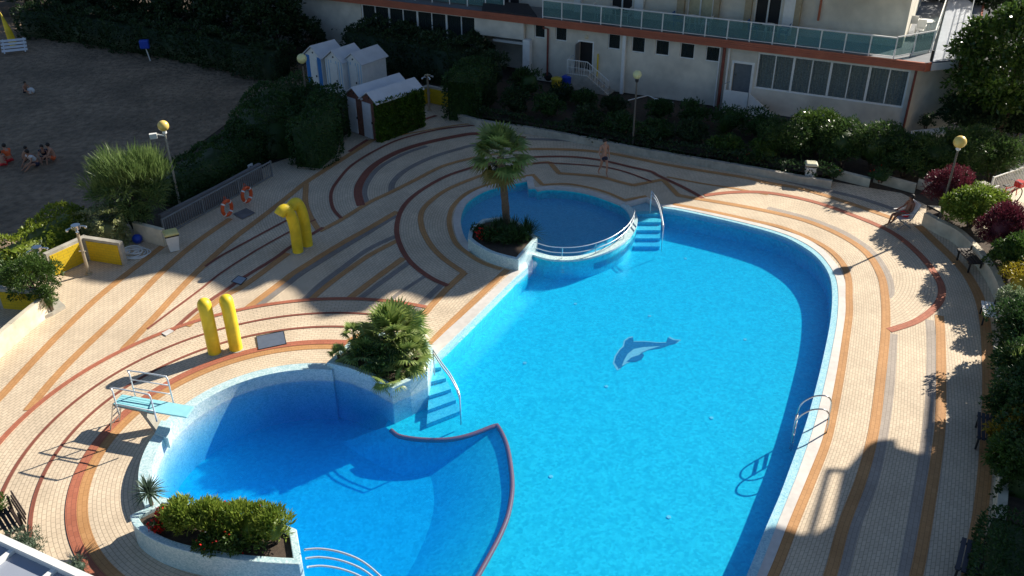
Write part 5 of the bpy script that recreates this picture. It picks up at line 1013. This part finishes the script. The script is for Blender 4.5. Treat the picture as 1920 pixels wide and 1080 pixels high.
c = at(1030, 152); b = MB(); b.ball((c[0], c[1], .3), .34, 10, (1, .8, .9)); tag(b.build('rubbish_bag', MT['rubber']), 'black rubbish bag at the foot of the dark drainpipe', 'bag')
# white frame rail in the garden
b = MB(); P = [at(x, y, z) for x, y, z in ((1178, 188, .9), (1215, 179, .9), (1226, 184, .9), (1262, 192, .9), (1262, 205, .15))]; b.tube(P, .025, 6); b.tube([at(1228, 186, .9), at(1228, 200, .1)], .022, 6); tag(b.build('garden_rail', MT['white_paint']), 'white pipe rail in the garden right of the shaded globe lamp', 'rail')
b = MB(); b.prism(xy([(1709, 245), (1771, 238), (1774, 250), (1714, 258)], .45), 0, .45); tag(b.build('flower_trough', MT['white_paint']), 'white concrete trough at the right corner of the hotel', 'planter')
# canopy roof near the camera, bottom left
CZ = 5.0; e0 = np.array(at(-60, 985, CZ)); e1 = np.array(at(190, 1100, CZ)); d = (e1-e0)/np.linalg.norm(e1-e0); nn = np.array([d[1], -d[0], 0]); 
CNP = thing('canopy_roof', 'grey panelled canopy roof with white frame in the lower left corner', 'roof', tuple(e0)); b = MB(); b.box((e0+e1)/2+[0, 0, 0], (np.linalg.norm(e1-e0)+2, .12, .16), ax=(d, nn, (0, 0, 1))); b.build('edge_beam', MT['white_paint'], CNP)
K('grey_panel', (.30, .33, .40), .35, .06, 2)
for k in range(-1, 4):
    q = e0+d*(k*.95+.2); b = MB(); b.box(q+nn*1.5+[0, 0, -.03], (.08, 3.0, .10), ax=(d, nn, (0, 0, 1))); b.build('rafter', MT['white_paint'], CNP); b = MB(); b.box(q+d*.475+nn*1.5+[0, 0, -.06], (.86, 3.0, .03), ax=(d, nn, (0, 0, 1))); b.build('panel', MT['grey_panel'], CNP)
# ================================================================ PLANTS
G = {}
def LM(n, *a, **k): G[n] = leafmat(n, *a, **k)
LM('dark', (.014, .034, .014), (.046, .090, .032)); LM('hedge', (.02, .052, .014), (.055, .12, .03)); LM('mid', (.03, .07, .012), (.09, .16, .03)); LM('bright', (.08, .15, .015), (.26, .34, .05)); LM('lime', (.10, .17, .015), (.30, .34, .04))
LM('purple', (.05, .010, .018), (.17, .03, .05)); LM('gold', (.22, .18, .01), (.48, .38, .03)); LM('varieg', (.07, .14, .05), (.40, .46, .28)); LM('palm', (.06, .13, .025), (.42, .50, .15), rough=.35)
LM('row', (.022, .052, .014), (.085, .15, .035))
LM('palm_highlight', (.10, .18, .04), (.55, .58, .28), rough=.35); LM('palm_dry', (.16, .13, .03), (.36, .28, .08)); LM('tamar', (.06, .12, .03), (.22, .30, .10)); LM('glossy', (.02, .05, .012), (.10, .17, .03), rough=.25); LM('cream_leaf', (.12, .18, .03), (.60, .58, .30))
LM('blue_green', (.03, .06, .04), (.14, .20, .13)); LM('red_flower', (.40, .01, .01), (.75, .03, .02), trans=.2); LM('white_flower', (.6, .5, .4), (.8, .7, .6), trans=.2); LM('oleander', (.09, .17, .02), (.36, .42, .07)); LM('golden', (.14, .12, .01), (.34, .26, .03))
# bushy palm group in the wedge planter
def fan_palm(base, top, nf, L, label, trunk_r=.12, elev=(-30, 85), nb=16, dry=0, group=None, lean=(0, 0), width=.035, m='palm', hi=0):
    t = thing('fan_palm', label, 'palm', base, group); c = (base[0]+lean[0], base[1]+lean[1], top); b = MB(); n = 10
    b.tube([(base[0]+lean[0]*(i/n)**1.5, base[1]+lean[1]*(i/n)**1.5, base[2]+(top-base[2])*i/n) for i in range(n+1)], [trunk_r*(1.15-.1*i/n+(.10 if i % 2 else 0)) for i in range(n+1)], 10); b.build('trunk', MT['palm_trunk'], t)
    fan_crown(c, nf, L, elev, G[m], 'fronds', t, nb, width=width)
    if hi: fan_crown(c, hi, L*.92, (-15, 60), G['palm_highlight'], 'highlight_fronds', t, nb, width=width)  # paler copy of the frond colour stands for sunlit highlights
    if dry: fan_crown((c[0], c[1], c[2]-.1), dry, L*.85, (-70, -20), G['palm_dry'], 'dry_fronds', t, nb, width=width)
    return t
K('palm_trunk', (.16, .11, .07), .95, .3, 14, bump=.8)
gp = 'palms in the wedge planter'
def PB(x, y, z): return at(x, y, z)
c = at(738, 664, .35); fan_palm(c, 1.0, 26, 1.2, 'large central fan palm of the wedge planter', .14, (-25, 86), 17, 9, gp, width=.030, hi=12)
c = at(692, 682, .35); fan_palm(c, .65, 16, .85, 'lower fan palm at the front left of the wedge planter', .10, (-30, 75), 15, 4, gp, hi=4); c = at(768, 684, .35); fan_palm(c, .7, 18, .9, 'lower fan palm at the front right of the wedge planter', .10, (-35, 75), 15, 5, gp, hi=5)
c = at(762, 645, .35); fan_palm(c, .85, 22, .9, 'fan palm at the back of the wedge planter near the coping', .10, (-20, 85), 15, 0, gp); c = at(668, 664, .35); fan_palm(c, 1.05, 14, .52, 'small fan palm on a thin stem at the left of the wedge planter', .05, (-20, 85), 14, 3, gp); c = at(636, 674, .35); fan_palm(c, .5, 12, .45, 'smallest fan palm at the left tip of the wedge planter', .05, (-20, 85), 14, 0, gp)
c = at(728, 714, .40); fan_palm(c, .45, 14, .6, 'drooping fan palm fronds over the front corner of the wedge planter', .05, (-60, 40), 14, 2, gp)
shrub('undergrowth', 'dark undergrowth between the palms of the wedge planter', 'shrub', at(720, 690, .35), 2.6, .8, G['hedge'], 1500, .12, .35, d=1.5, clumps=20)
# tall palm
c = at(950, 428, .30); tp = at(938, 300, 2.85); fan_palm(c, 3.0, 22, 1.4, 'tall fan palm with shaggy trunk beside the round paddling pool', .13, (-40, 88), 16, 10, None, (tp[0]-c[0]-.0, tp[1]-c[1]-.0) if abs(tp[0]-c[0]) < .6 and abs(tp[1]-c[1]) < .8 else (-.15, .0), width=.045, hi=9)
c = at(963, 442, .36); t = thing('yucca_clump', 'dark spiky grassy clump at the foot of the tall palm', 'shrub', c)
V = []; allo = []
for k in range(10): a = k*.7; q_ = (0 if k == 0 else .62+.12*(k % 2)); spike_crown((c[0]-.1+q_*math.cos(a), c[1]+.7*q_*math.sin(a), c[2]), 100, .66, G['hedge'], t, 'leaves', .012, (5, 88))
c = at(912, 448, .36); shrub('geranium', 'red leaved flowers at the left of the tall palm', 'flowers', c, .8, .42, G['dark'], 500, .09, .6, flowers=(G['red_flower'], 130, .09)); shrub('groundcover', 'dark low plants filling the planter below the tall palm', 'shrub', at(945, 452, .36), 2.2, .45, G['hedge'], 2200, .10, .4, d=1.1)
c = at(898, 436, .36); shrub('groundcover', 'dark low plants along the planter rim left of the tall palm', 'shrub', c, .8, .3, G['hedge'], 400, .08)
# oleander planter
p = at(286, 952, .6); t = thing('yucca', 'small spiky yucca at the left corner of the flower planter', 'yucca', p); b = MB(); b.tube([p, (p[0], p[1], p[2]+.45)], .05, 8); b.build('stem', MT['palm_trunk'], t); spike_crown((p[0], p[1], p[2]+.48), 120, .46, G['blue_green'], t, 'leaves', .016, (-35, 88))
for i, (x, y, w_, h_) in enumerate([(350, 988, 1.1, .75), (395, 996, 1.15, .8), (438, 1003, 1.15, .8), (482, 1010, 1.15, .82), (518, 1016, .95, .85)]):
    nm = ['leftmost', 'second from left', 'middle', 'second from right', 'rightmost'][i]; shrub('oleander', nm+' of the five green oleander bushes in the flower planter', 'oleander', at(x, y, .6), w_, h_, G['oleander'], 2300, .16, .2, 'oleanders in the flower planter', up=.8, flowers=(G['white_flower'] if i in (1, 4) else G['red_flower'], 10, .05), clumps=18)
shrub('geranium', 'bright red flowers at the left end of the flower planter', 'flowers', at(298, 992, .6), .45, .32, G['mid'], 300, .07, .6, flowers=(G['red_flower'], 140, .07)); shrub('geranium', 'red flowers beside the small yucca', 'flowers', at(310, 968, .6), .3, .3, G['mid'], 160, .07, .6, flowers=(G['red_flower'], 50, .07)); shrub('trailing_plant', 'dark green plants trailing over the near rim of the flower planter', 'shrub', at(425, 1030, .62), 2.3, .40, G['mid'], 2600, .08, .5, d=.5, flowers=(G['red_flower'], 40, .06))
# left side
hedge('hedge', 'sunlit bright green hedge on the sand side of the yellow shower wall', 'hedge', xy([(20, 500), (60, 480), (110, 446), (150, 424)], 0.5), 1.2, 1.45, G['lime'], 260, .13, bumpy=.2)
hedge('hedge', 'cream and green leaved hedge right behind the yellow shower wall', 'hedge', xy([(150, 432), (190, 432), (224, 440)], .5), .9, 1.2, G['cream_leaf'], 280, .13, bumpy=.18)
tree('conifer', 'dark bushy conifer in front of the stained white wall at the left edge', at(72, 575), 2.3, 2.1, G['mid'], 7000, .11, .08, clear=.0, clumps=26, cr=.36, asp=.3)
b = at(98, 588); shrub('conifer_shoot', 'narrow dark green growth falling to the kerb beside the white wall', 'shrub', b, .55, 1.3, G['mid'], 900, .10, .3)
hedge('hedge', 'dark hedge at the left picture edge behind the conifer', 'hedge', xy([(-80, 560), (-30, 530), (20, 520)], .5), 1.0, 1.2, G['mid'], 150, .12)
p = at(262, 432); t = tree('tamarisk', 'feathery pale green tamarisk bush beside the left globe lamp', p, 3.2, 3.0, G['tamar'], 7000, .34, .10, clear=.0, clumps=26, cr=.38, asp=.10, d=2.4)
Pn, Nn = blob_points(2600, (p[0], p[1], 1.9), (1.5, 1.1, 1.2), 24, .35, .1); fast_mesh('plumes', leaf_quads(Pn, Nn*.6+np.array([-.15, 0, 1.]), .55, .05, out=1.6), quadF(2600), G['tamar'], t)
shrub('dark_bush', 'dark bush behind the low beige wall and the thin stick', 'shrub', at(252, 428), 1.3, 1.2, G['dark'], 1400, .12)
hedge('hedge', 'long dark hedge behind the ramp wall and grey railing', 'hedge', xy([(322, 385), (380, 350), (440, 312), (500, 283)], 0), 1.8, 1.5, G['hedge'], 180, .14, bumpy=.22)
hedge('hedge', 'tall dark hedge block between the sand and the banded deck', 'hedge', xy([(576, 316), (608, 290), (622, 240)], 0), 1.6, 2.2, G['hedge'], 170, .13)
hedge('hedge', 'broad dark hedge block left of the tall one, above the railing end', 'hedge', xy([(505, 300), (515, 262), (540, 236), (580, 225)], 0), 3.0, 2.1, G['hedge'], 170, .15, bumpy=.25)
hedge('hedge', 'dark hedge between the tall block and the beach cabins', 'hedge', xy([(560, 272), (590, 258), (615, 236)], 0), 2.2, 1.9, G['hedge'], 170, .15, bumpy=.25)
hedge('hedge', 'clipped dark hedge pillar right of the shaded yellow wall', 'hedge', xy([(866, 228), (900, 190)], 0), 1.9, 2.4, G['hedge'], 150, .14)
# the dark belt of trees behind the sand
gb = 'dark trees behind the beach'
spots = [(-60, 40, 'at the left picture edge'), (20, 42, 'where the sunlit sand strip ends'), (95, 58, 'right of the pointed yellow board'), (170, 66, 'left of the blue box on a post'), (250, 84, 'behind the blue box on a post'), (330, 98, 'right of the blue box on a post'), (415, 110, 'in the middle of the dark belt'), (495, 126, 'left of the lamp by the cabins'), (560, 120, 'behind the blue striped cabin'), (640, 100, 'behind the middle white cabin'), (700, 112, 'right behind the white cabins'), (760, 128, 'between the cabins and the yellow wall'), (820, 130, 'in front of the lounge windows'), (875, 150, 'below the white hotel beam')]
for i, (x, y, nm) in enumerate(spots):
    p = at(x, y); far = i < 8; hgt_ = 4.2 if i < 8 else 2.6; off_ = 2.0 if far else 1.4
    tree('dark_tree', 'dark dense tree '+nm, (p[0]+.4, p[1]+off_, 0), 5.2 if far else 3.0, hgt_, G['dark'], 5200 if far else 3200, .26 if far else .18, .16, gb, clear=.0, clumps=34, d=4.6 if far else 2.4, cr=.34)
for i, (x, y, nm) in enumerate([(60, 8, 'far left'), (180, 22, 'left'), (300, 40, 'middle left'), (400, 52, 'middle right'), (490, 62, 'right'), (570, 70, 'far right')]):
    p = at(x, y); tree('tall_tree', 'tall dark tree of the rear row, '+nm, (p[0], p[1]+3, 0), 7.5, 5.5, G['dark'], 5200, .34, .2, 'rear row of tall trees', clear=.05, clumps=34, d=6.5, cr=.34)
tree('sunlit_tree', 'tree with sunlit yellow green top at the upper left corner', (at(30, 12)[0], at(30, 12)[1]+6, 0), 7, 5.6, G['mid'], 5000, .3, .2, clear=.1, clumps=26)
hedge('hedge', 'low dark hedge bordering the far side of the sand', 'hedge', xy([(60, 62), (160, 74), (280, 94), (400, 116), (530, 146)], 0), 2.0, 1.9, G['dark'], 130, .2, bumpy=.35)
# planting bed below the hotel
gs = 'dark shrubs in the bed below the hotel'
SB = [(905, 205, 1.7, 1.9, 'dark', 'at the left end of the bed wall'), (925, 175, 2.2, 2.4, 'dark', 'in front of the recess under the white beam'), (965, 215, 1.8, 1.4, 'dark', 'right above the tall palm'), (990, 185, 2.0, 1.7, 'hedge', 'left of the yellow rubbish container'), (1030, 222, 1.9, 1.2, 'hedge', 'behind the bed wall left of the walking person'), (1050, 195, 1.7, 1.1, 'dark', 'below the rubbish containers'), (1095, 205, 1.6, 1.0, 'hedge', 'below the white stair railing'), (1105, 240, 2.0, 1.0, 'dark', 'right above the walking person'), (1160, 250, 2.2, .9, 'hedge', 'left of the foot of the shaded globe lamp'), (1150, 215, 1.6, .9, 'dark', 'beside the white column'), (1225, 262, 2.2, .9, 'hedge', 'right of the foot of the shaded globe lamp'), (1235, 225, 1.7, 1.0, 'hedge', 'below the white garden rail'), (1290, 270, 2.2, 1.1, 'dark', 'under the second small window from the right'), (1300, 235, 2.0, 1.2, 'hedge', 'against the hotel wall left of the white stair'), (1360, 290, 1.9, .9, 'mid', 'bright topped and low behind the bed wall'), (1365, 250, 2.0, 1.4, 'hedge', 'in front of the white stair'), (1430, 300, 2.0, .9, 'mid', 'low left of the litter bin'), (1420, 262, 2.0, 1.5, 'hedge', 'right of the white stair')]
for x, y, w_, h_, m_, nm in SB: shrub('garden_shrub', 'leafy shrub '+nm, 'shrub', at(x, y, .2), w_, h_, G[m_], int(800*w_), .17, .35, gs, clumps=16, up=.2)
for k, (x, y) in enumerate(((1010, 236), (1180, 262), (1330, 292), (1440, 316))):
    hedge('groundcover', 'dark trailing groundcover spilling over the bed wall, '+['left of the tall palm crown gap', 'between the walking person and the lamp', 'above the shaded brown bands', 'left of the litter bin'][k], 'ground cover', [tuple(BWO[2+7*k]+np.array([.1, .38])), tuple(BWO[min(29, 9+7*k)]+np.array([.1, .38]))], .75, .42, G['dark'], 150, .14, z0=.2, bumpy=.08)
c = at(1355, 262, .2); t = thing('yucca', 'spiky green plant in the garden below the white stair', 'yucca', c); spike_crown((c[0], c[1], .5), 110, .75, G['mid'], t, 'leaves', .02, (-5, 88))
gr = 'row of shrubs at the right end of the hotel bed'
for i, (x, y, w_, h_, nm) in enumerate([(1478, 306, 2.4, 2.0, 'leftmost, below the left end of the dining room windows'), (1530, 300, 2.3, 2.1, 'with pale glossy leaves right above the litter bin'), (1585, 318, 2.4, 2.0, 'right of the one above the litter bin'), (1640, 325, 2.4, 2.1, 'below the hotel corner drainpipe'), (1700, 338, 2.3, 1.6, 'between the hotel corner and the globe lamp'), (1760, 342, 2.5, 2.1, 'around the globe lamp post'), (1815, 346, 2.5, 2.2, 'right of the globe lamp post'), (1865, 345, 2.2, 2.0, 'at the right end of the row')]):
    x0, y0, _ = at(x, y); shrub('row_shrub', 'dense green shrub '+nm, 'shrub', (x0, y0+.5, 0), w_*1.5, h_*1.1, G['row'] if i != 1 else G['glossy'], 5200, .17, .28, gr, d=2.6, clumps=30, cr=.34)
for i, (x, y, w_, nm) in enumerate([(1560, 345, 1.0, 'with reddish flowers right of the bin'), (1650, 352, 1.2, 'at the foot of the beige stepped wall'), (1400, 318, .9, 'at the edge of the bed left of the bin')]): shrub('low_shrub', 'small low shrub '+nm, 'shrub', at(x, y-10, .2), w_, .6, G['hedge'], 500, .11, .4, flowers=(G['red_flower'], 14, .06))
# magnolia behind the hotel corner
tree('magnolia_tree', 'large glossy leaved magnolia at the right end of the hotel', (at(1868, 268)[0], at(1868, 268)[1], 0), 7.0, 7.4, G['glossy'], 24000, .23, .22, clear=.0, clumps=80, d=6.0, cr=.27, asp=.5)
tree('magnolia_tree', 'second glossy leaved tree behind at the upper right edge', (31.0, 47.0, 0), 9.0, 8.5, G['glossy'], 13000, .26, .2, clear=.0, clumps=50, d=8, cr=.3)
tree('dark_tree', 'dark tree beyond the terrace at the top right of the hotel', (28.0, 56.0, 0), 12.0, 9.0, G['dark'], 9000, .34, .2, clear=.0, clumps=40, d=8, cr=.32)
shrub('trough_plant', 'small dark plant in the white trough at the hotel corner', 'shrub', at(1735, 240, .4), .9, .7, G['dark'], 400, .12)
# right wall plants
def rw(x, y, z=.42): return at(x, y, z)
shrub('barberry', 'purple leaved bush at the top end of the curved wall', 'shrub', rw(1768, 392), 2.0, 1.9, G['purple'], 5200, .11, .4, 'purple barberry bushes', clumps=20, up=.4); shrub('green_bush', 'rounded bright green bush on the curved wall between the two purple bushes', 'shrub', rw(1818, 425), 3.0, 1.65, G['bright'], 9500, .13, .45, None, d=2.0, clumps=26)
shrub('barberry', 'purple leaved bush on the curved wall between green bushes', 'shrub', rw(1872, 478), 2.3, 2.0, G['purple'], 7500, .12, .32, 'purple barberry bushes', clumps=20, up=.6); shrub('green_bush', 'rounded dark green bush in front of the lower purple bush', 'shrub', rw(1890, 518), 1.9, 1.7, G['mid'], 5500, .12, .4); shrub('golden_bush', 'golden yellow bush above the pale bench', 'shrub', rw(1912, 562), 1.8, 1.3, G['gold'], 1800, .10, .4)
shrub('variegated_bush', 'white and green leaved bush beside the pale bench', 'shrub', rw(1892, 592), 1.2, 1.1, G['varieg'], 1900, .10, .4)
for i, (x, y, w_, h_, m_, lab) in enumerate([(1902, 655, 2.2, 1.5, 'hedge', 'dark bush below the white and green leaved bush'), (1908, 735, 2.0, 1.5, 'hedge', 'dark bush around the spiky palm leaves'), (1906, 800, 2.1, 1.7, 'hedge', 'tall dark bush above the dark blue bench'), (1902, 855, 1.6, 1.35, 'golden', 'golden orange bush below the dark blue bench'), (1896, 905, 1.5, 1.35, 'mid', 'green bush with yellow tips right of the wall end')]): shrub('wall_bush', lab, 'shrub', rw(x, y), w_, h_, G[m_], int(3000*w_), .12, .4, 'bushes along the right wall', clumps=22)
c = rw(1888, 735); t = thing('yucca', 'spiky palm like plant among the dark bushes on the right wall', 'yucca', c); spike_crown((c[0], c[1], c[2]+.9), 120, .75, G['palm'], t, 'leaves', .018, (-10, 88)); b = MB(); b.tube([c, (c[0], c[1], c[2]+.9)], .07, 8); b.build('stem', MT['palm_trunk'], t)
hedge('hedge', 'clipped dark green hedge block at the lower right corner', 'hedge', xy([(1922, 975), (1920, 1030), (1915, 1100), (1908, 1190)], 1.2), 1.7, 1.4, G['hedge'], 420, .09, bumpy=.05, top_var=.03)
# bottom left
shrub('green_bush', 'green bush behind the wooden bench at the lower left edge', 'shrub', at(-8, 975), .9, .8, G['mid'], 1200, .09, .4); shrub('grey_bush', 'grey green feathery bush above the white canopy edge', 'shrub', at(52, 1048, 0), 1.0, .8, G['blue_green'], 1700, .09, .2, None, clumps=16, up=.5); shrub('grey_bush', 'small twiggy grey bush beside the end of the canopy edge', 'shrub', at(150, 1078), .6, .5, G['blue_green'], 300, .09, .15, core=None)

shrub('dark_bush', 'broad dark bush under the magnolia beside the white trough', 'shrub', at(1812, 262), 3.6, 2.6, G['dark'], 5000, .2, .4, d=2.6, clumps=30); shrub('dark_bush', 'dark bush under the magnolia at the right picture edge', 'shrub', at(1900, 262), 3.6, 2.4, G['dark'], 4500, .2, .4, d=2.6, clumps=30)
hedge('hedge', 'dark hedge added behind the right wall bushes to deepen their shade', 'hedge', xy([(1965, 600), (1962, 700), (1955, 800), (1945, 900)], 1.2), 1.4, 1.6, G['row'], 240, .13, z0=.3, bumpy=.2)  # extra hedge put in to shade the right side of the deck

hedge('hedge', 'dark hedge along the hotel wall below the lounge windows', 'hedge', xy([(668, 112), (740, 128), (820, 146), (885, 162)], 0), 2.2, 2.3, G['dark'], 120, .18, bumpy=.3)
p = at(640, 66); tree('tall_tree', 'tall dark tree at the left end of the lounge windows', (p[0], p[1], 0), 5.5, 4.6, G['dark'], 5200, .28, .2, 'rear row of tall trees', clear=.0, clumps=34, d=4, cr=.34)

hedge('hedge', 'dense dark hedge on top of the curved wall behind the dark blue bench', 'hedge', xy([(1918, 668), (1916, 730), (1911, 790), (1902, 870)], .42), 1.0, 1.25, G['hedge'], 320, .12, z0=.42, bumpy=.12)
# ================================================================ PEOPLE
def person(label, loc, rz, J=None, skin='skin', shorts=None, top=None, sc=1.0, hair='hair', hairlen=0):
    """one continuous skinned body; local axes: x right, y forward, z up"""
    t = thing('person', label, 'person', loc); t.rotation_euler = (0, 0, rz); t.scale = (sc,)*3
    D = dict(pelvis=(0, 0, .94), waist=(0, .0, 1.08), chest=(0, .0, 1.26), upper=(0, -.01, 1.39), neck=(0, 0, 1.48), jaw=(0, .02, 1.545), head=(0, .015, 1.62), crown=(0, .0, 1.69), nose=(0, .115, 1.60))
    for s, n in ((-1, 'l'), (1, 'r')):
        D.update({'sh'+n: (s*.175, -.01, 1.41), 'el'+n: (s*.23, -.03, 1.13), 'wr'+n: (s*.25, .07, .90), 'hip'+n: (s*.09, 0, .90), 'kn'+n: (s*.10, .03, .49), 'an'+n: (s*.10, -.02, .08), 'toe'+n: (s*.115, .13, .025)})
    if J: D.update(J)
    RR = dict(pelvis=.125, waist=.105, chest=.125, upper=.105, neck=.052, jaw=.062, head=.088, crown=.06, nose=.012)
    for n in 'lr': RR.update({'sh'+n: .058, 'el'+n: .040, 'wr'+n: .026, 'hip'+n: .088, 'kn'+n: .056, 'an'+n: .034, 'toe'+n: .030})
    E = [('pelvis', 'waist'), ('waist', 'chest'), ('chest', 'upper'), ('upper', 'neck'), ('neck', 'jaw'), ('jaw', 'head'), ('head', 'crown'), ('head', 'nose')]
    for n in 'lr': E += [('upper', 'sh'+n), ('sh'+n, 'el'+n), ('el'+n, 'wr'+n), ('pelvis', 'hip'+n), ('hip'+n, 'kn'+n), ('kn'+n, 'an'+n), ('an'+n, 'toe'+n)]
    for n, s in (('l', -1), ('r', 1)):       # palm, four fingers and a thumb
        w_ = Vector(D['wr'+n]); e = Vector(D['el'+n]); d = (w_-e).normalized(); sd = d.cross(Vector((s, .3, 0))).normalized()
        D['palm'+n] = tuple(w_+d*.07); RR['palm'+n] = .032; E.append(('wr'+n, 'palm'+n))
        for k, (o, l) in enumerate(((-.027, .060), (-.009, .075), (.009, .070), (.027, .055))):
            a = 'f%d%s' % (k, n); D[a] = tuple(w_+d*.105+sd*o); D[a+'t'] = tuple(w_+d*(.105+l)+sd*o*1.1+Vector((-s*.02, .012, 0))); RR[a] = .010; RR[a+'t'] = .008; E += [('palm'+n, a), (a, a+'t')]
        D['th'+n] = tuple(w_+d*.055+sd*.045+Vector((-s*.01, .01, 0))); D['tht'+n] = tuple(w_+d*.095+sd*.065+Vector((-s*.015, .015, 0))); RR['th'+n] = .013; RR['tht'+n] = .009; E += [('palm'+n, 'th'+n), ('th'+n, 'tht'+n)]
    def skinned(name, keys, edges, rad, m, root, sub=1):
        me = bpy.data.meshes.new(name); ix = {k: i for i, k in enumerate(keys)}; me.from_pydata([D[k] for k in keys], [(ix[a], ix[b]) for a, b in edges], []); me.materials.append(m)
        o = bpy.data.objects.new(name, me); SC.collection.objects.link(o); o.parent = t; sk = o.modifiers.new('skin', 'SKIN'); sk.use_smooth_shade = True
        for k in keys: v = me.skin_vertices[0].data[ix[k]]; v.radius = (rad[k], rad[k]); v.use_root = (k == root)
        s2 = o.modifiers.new('sub', 'SUBSURF'); s2.levels = sub; s2.render_levels = sub; return o
    skinned('body', list(D), E, RR, MT[skin], 'pelvis')
    def mixp(a, b, f): return tuple(np.array(D[a])*(1-f)+np.array(D[b])*f)
    if shorts:
        R2 = {}; ks = ['pelvis']; es = []
        D['waist0'] = mixp('pelvis', 'waist', .5); R2['waist0'] = .128; R2['pelvis'] = .148; ks.append('waist0'); es.append(('pelvis', 'waist0'))
        for n in 'lr': D['mid'+n] = mixp('hip'+n, 'kn'+n, .5); R2['hip'+n] = .122; R2['mid'+n] = .112; ks += ['hip'+n, 'mid'+n]; es += [('pelvis', 'hip'+n), ('hip'+n, 'mid'+n)]
        skinned('shorts', ks, es, R2, MT[shorts], 'pelvis')
    if top:
        R2 = dict(waist=.125, chest=.145, upper=.125); D['shl2'] = mixp('shl', 'ell', .35); D['shr2'] = mixp('shr', 'elr', .35)
        for n in 'lr': R2['sh'+n] = .075; R2['sh'+n+'2'] = .065
        skinned('shirt', ['waist', 'chest', 'upper', 'shl', 'shr', 'shl2', 'shr2'], [('waist', 'chest'), ('chest', 'upper'), ('upper', 'shl'), ('upper', 'shr'), ('shl', 'shl2'), ('shr', 'shr2')], R2, MT[top], 'waist')
    h = np.array(D['head'])+np.array([0, -.025, .035]); b = MB(); b.ball(h, .105, 14, (.92, 1.0, 1.0))
    if hairlen: b.ball(h+np.array([0, -.05, -.12]), .08, 10, (.9, .6, 1.5))
    me = bpy.data.meshes.new('hair'); me.from_pydata(b.v, [], b.f); me.materials.append(MT[hair]); me.polygons.foreach_set('use_smooth', [True]*len(me.polygons)); o = bpy.data.objects.new('hair', me); SC.collection.objects.link(o); o.parent = t
    return t
K('tan_skin', (.50, .25, .16), .55, .05)
# walking in the shade behind the paddling pool
person('person in dark swimming trunks walking across the shaded banded deck', at(1131, 329), R_(200), dict(knl=(-.09, .16, .52), anl=(-.08, .16, .10), toel=(-.08, .30, .04), knr=(.10, -.05, .50), anr=(.10, -.30, .12), toer=(.11, -.20, .02), ell=(-.24, -.10, 1.14), wrl=(-.23, .02, .93), elr=(.26, .02, 1.14), wrr=(.27, .20, .98)), 'tan_skin', 'navy_cloth', None, 1.0)
# sitting in the folding chair
person('person in red shorts sitting back in the white folding chair', (SIT[0], SIT[1], 0), R_(100), dict(pelvis=(0, -.12, .55), waist=(0, -.17, .69), chest=(0, -.22, .87), upper=(0, -.25, 1.00), neck=(0, -.24, 1.09), jaw=(0, -.20, 1.155), head=(0, -.20, 1.23), crown=(0, -.21, 1.30), nose=(0, -.10, 1.21), shl=(-.18, -.25, 1.02), shr=(.18, -.25, 1.02), ell=(-.27, -.16, .76), wrl=(-.22, .08, .69), elr=(.27, -.16, .76), wrr=(.22, .08, .69), hipl=(-.09, -.08, .53), hipr=(.09, -.08, .53), knl=(-.14, .34, .66), knr=(.14, .36, .50), anl=(-.15, .52, .30), anr=(.14, .46, .08), toel=(-.15, .65, .30), toer=(.15, .60, .03)), 'dark_skin', 'red_cloth')
# on the sand
def sit(lean=.1, kz=.36): return dict(pelvis=(0, 0, .15), waist=(0, -.02, .28), chest=(0, lean*.5, .46), upper=(0, lean, .59), neck=(0, lean+.03, .67), jaw=(0, lean+.06, .73), head=(0, lean+.06, .80), crown=(0, lean+.05, .87), nose=(0, lean+.165, .78), shl=(-.17, lean, .60), shr=(.17, lean, .60), ell=(-.24, lean+.12, .40), elr=(.24, lean+.12, .40), wrl=(-.16, lean+.30, .28), wrr=(.16, lean+.30, .28), hipl=(-.10, .05, .14), hipr=(.10, .05, .14), knl=(-.16, .38, kz), knr=(.18, .36, kz*.8), anl=(-.12, .62, .06), anr=(.12, .60, .06), toel=(-.12, .74, .03), toer=(.12, .72, .03))
for px_, rz, a, sk, sh_, tp, s_, lab in [((20, 305), 60, sit(.1), 'tan_skin', 'red_cloth', 'orange_cloth', 1.0, 'person in orange clothes sitting with knees up at the left edge of the sand'), ((7, 312), 30, sit(.15), 'tan_skin', 'red_cloth', None, .8, 'child with a red cloth sitting at the very left edge of the sand'), ((46, 303), -60, sit(.2), 'skin', 'navy_cloth', None, .8, 'child crouching between the person in orange and the one in white'), ((70, 312), 150, sit(.25, .25), 'skin', 'navy_cloth', 'white_cloth', 1.0, 'person in white shirt and dark shorts leaning forward on the sand'), ((86, 300), 200, sit(.15), 'skin', 'navy_cloth', 'navy_cloth', .9, 'person in dark clothes sitting behind the one in the white shirt'), ((103, 300), 120, sit(.1), 'tan_skin', 'orange_cloth', None, .95, 'bare shouldered person sitting at the right of the group on the sand'), ((48, 174), 240, sit(.2, .4), 'skin', 'navy_cloth', None, .75, 'child sitting alone on the far sand beside a white cloth')]:
    person(lab, at(*px_), R_(rz), a, sk, sh_, tp, s_)
c = at(59, 174); b = MB(); b.ball((c[0], c[1], .12), .22, 10, (1, .8, .9)); tag(b.build('white_cloth', MT['white_cloth'], smooth=True), 'crumpled white cloth on the sand beside the lone child', 'cloth')
c = at(592, 160); person('person with dark hair standing in front of the blue striped beach cabin', (c[0], c[1]-.1, 0), R_(190), None, 'skin', 'navy_cloth', None, .8, hairlen=1)
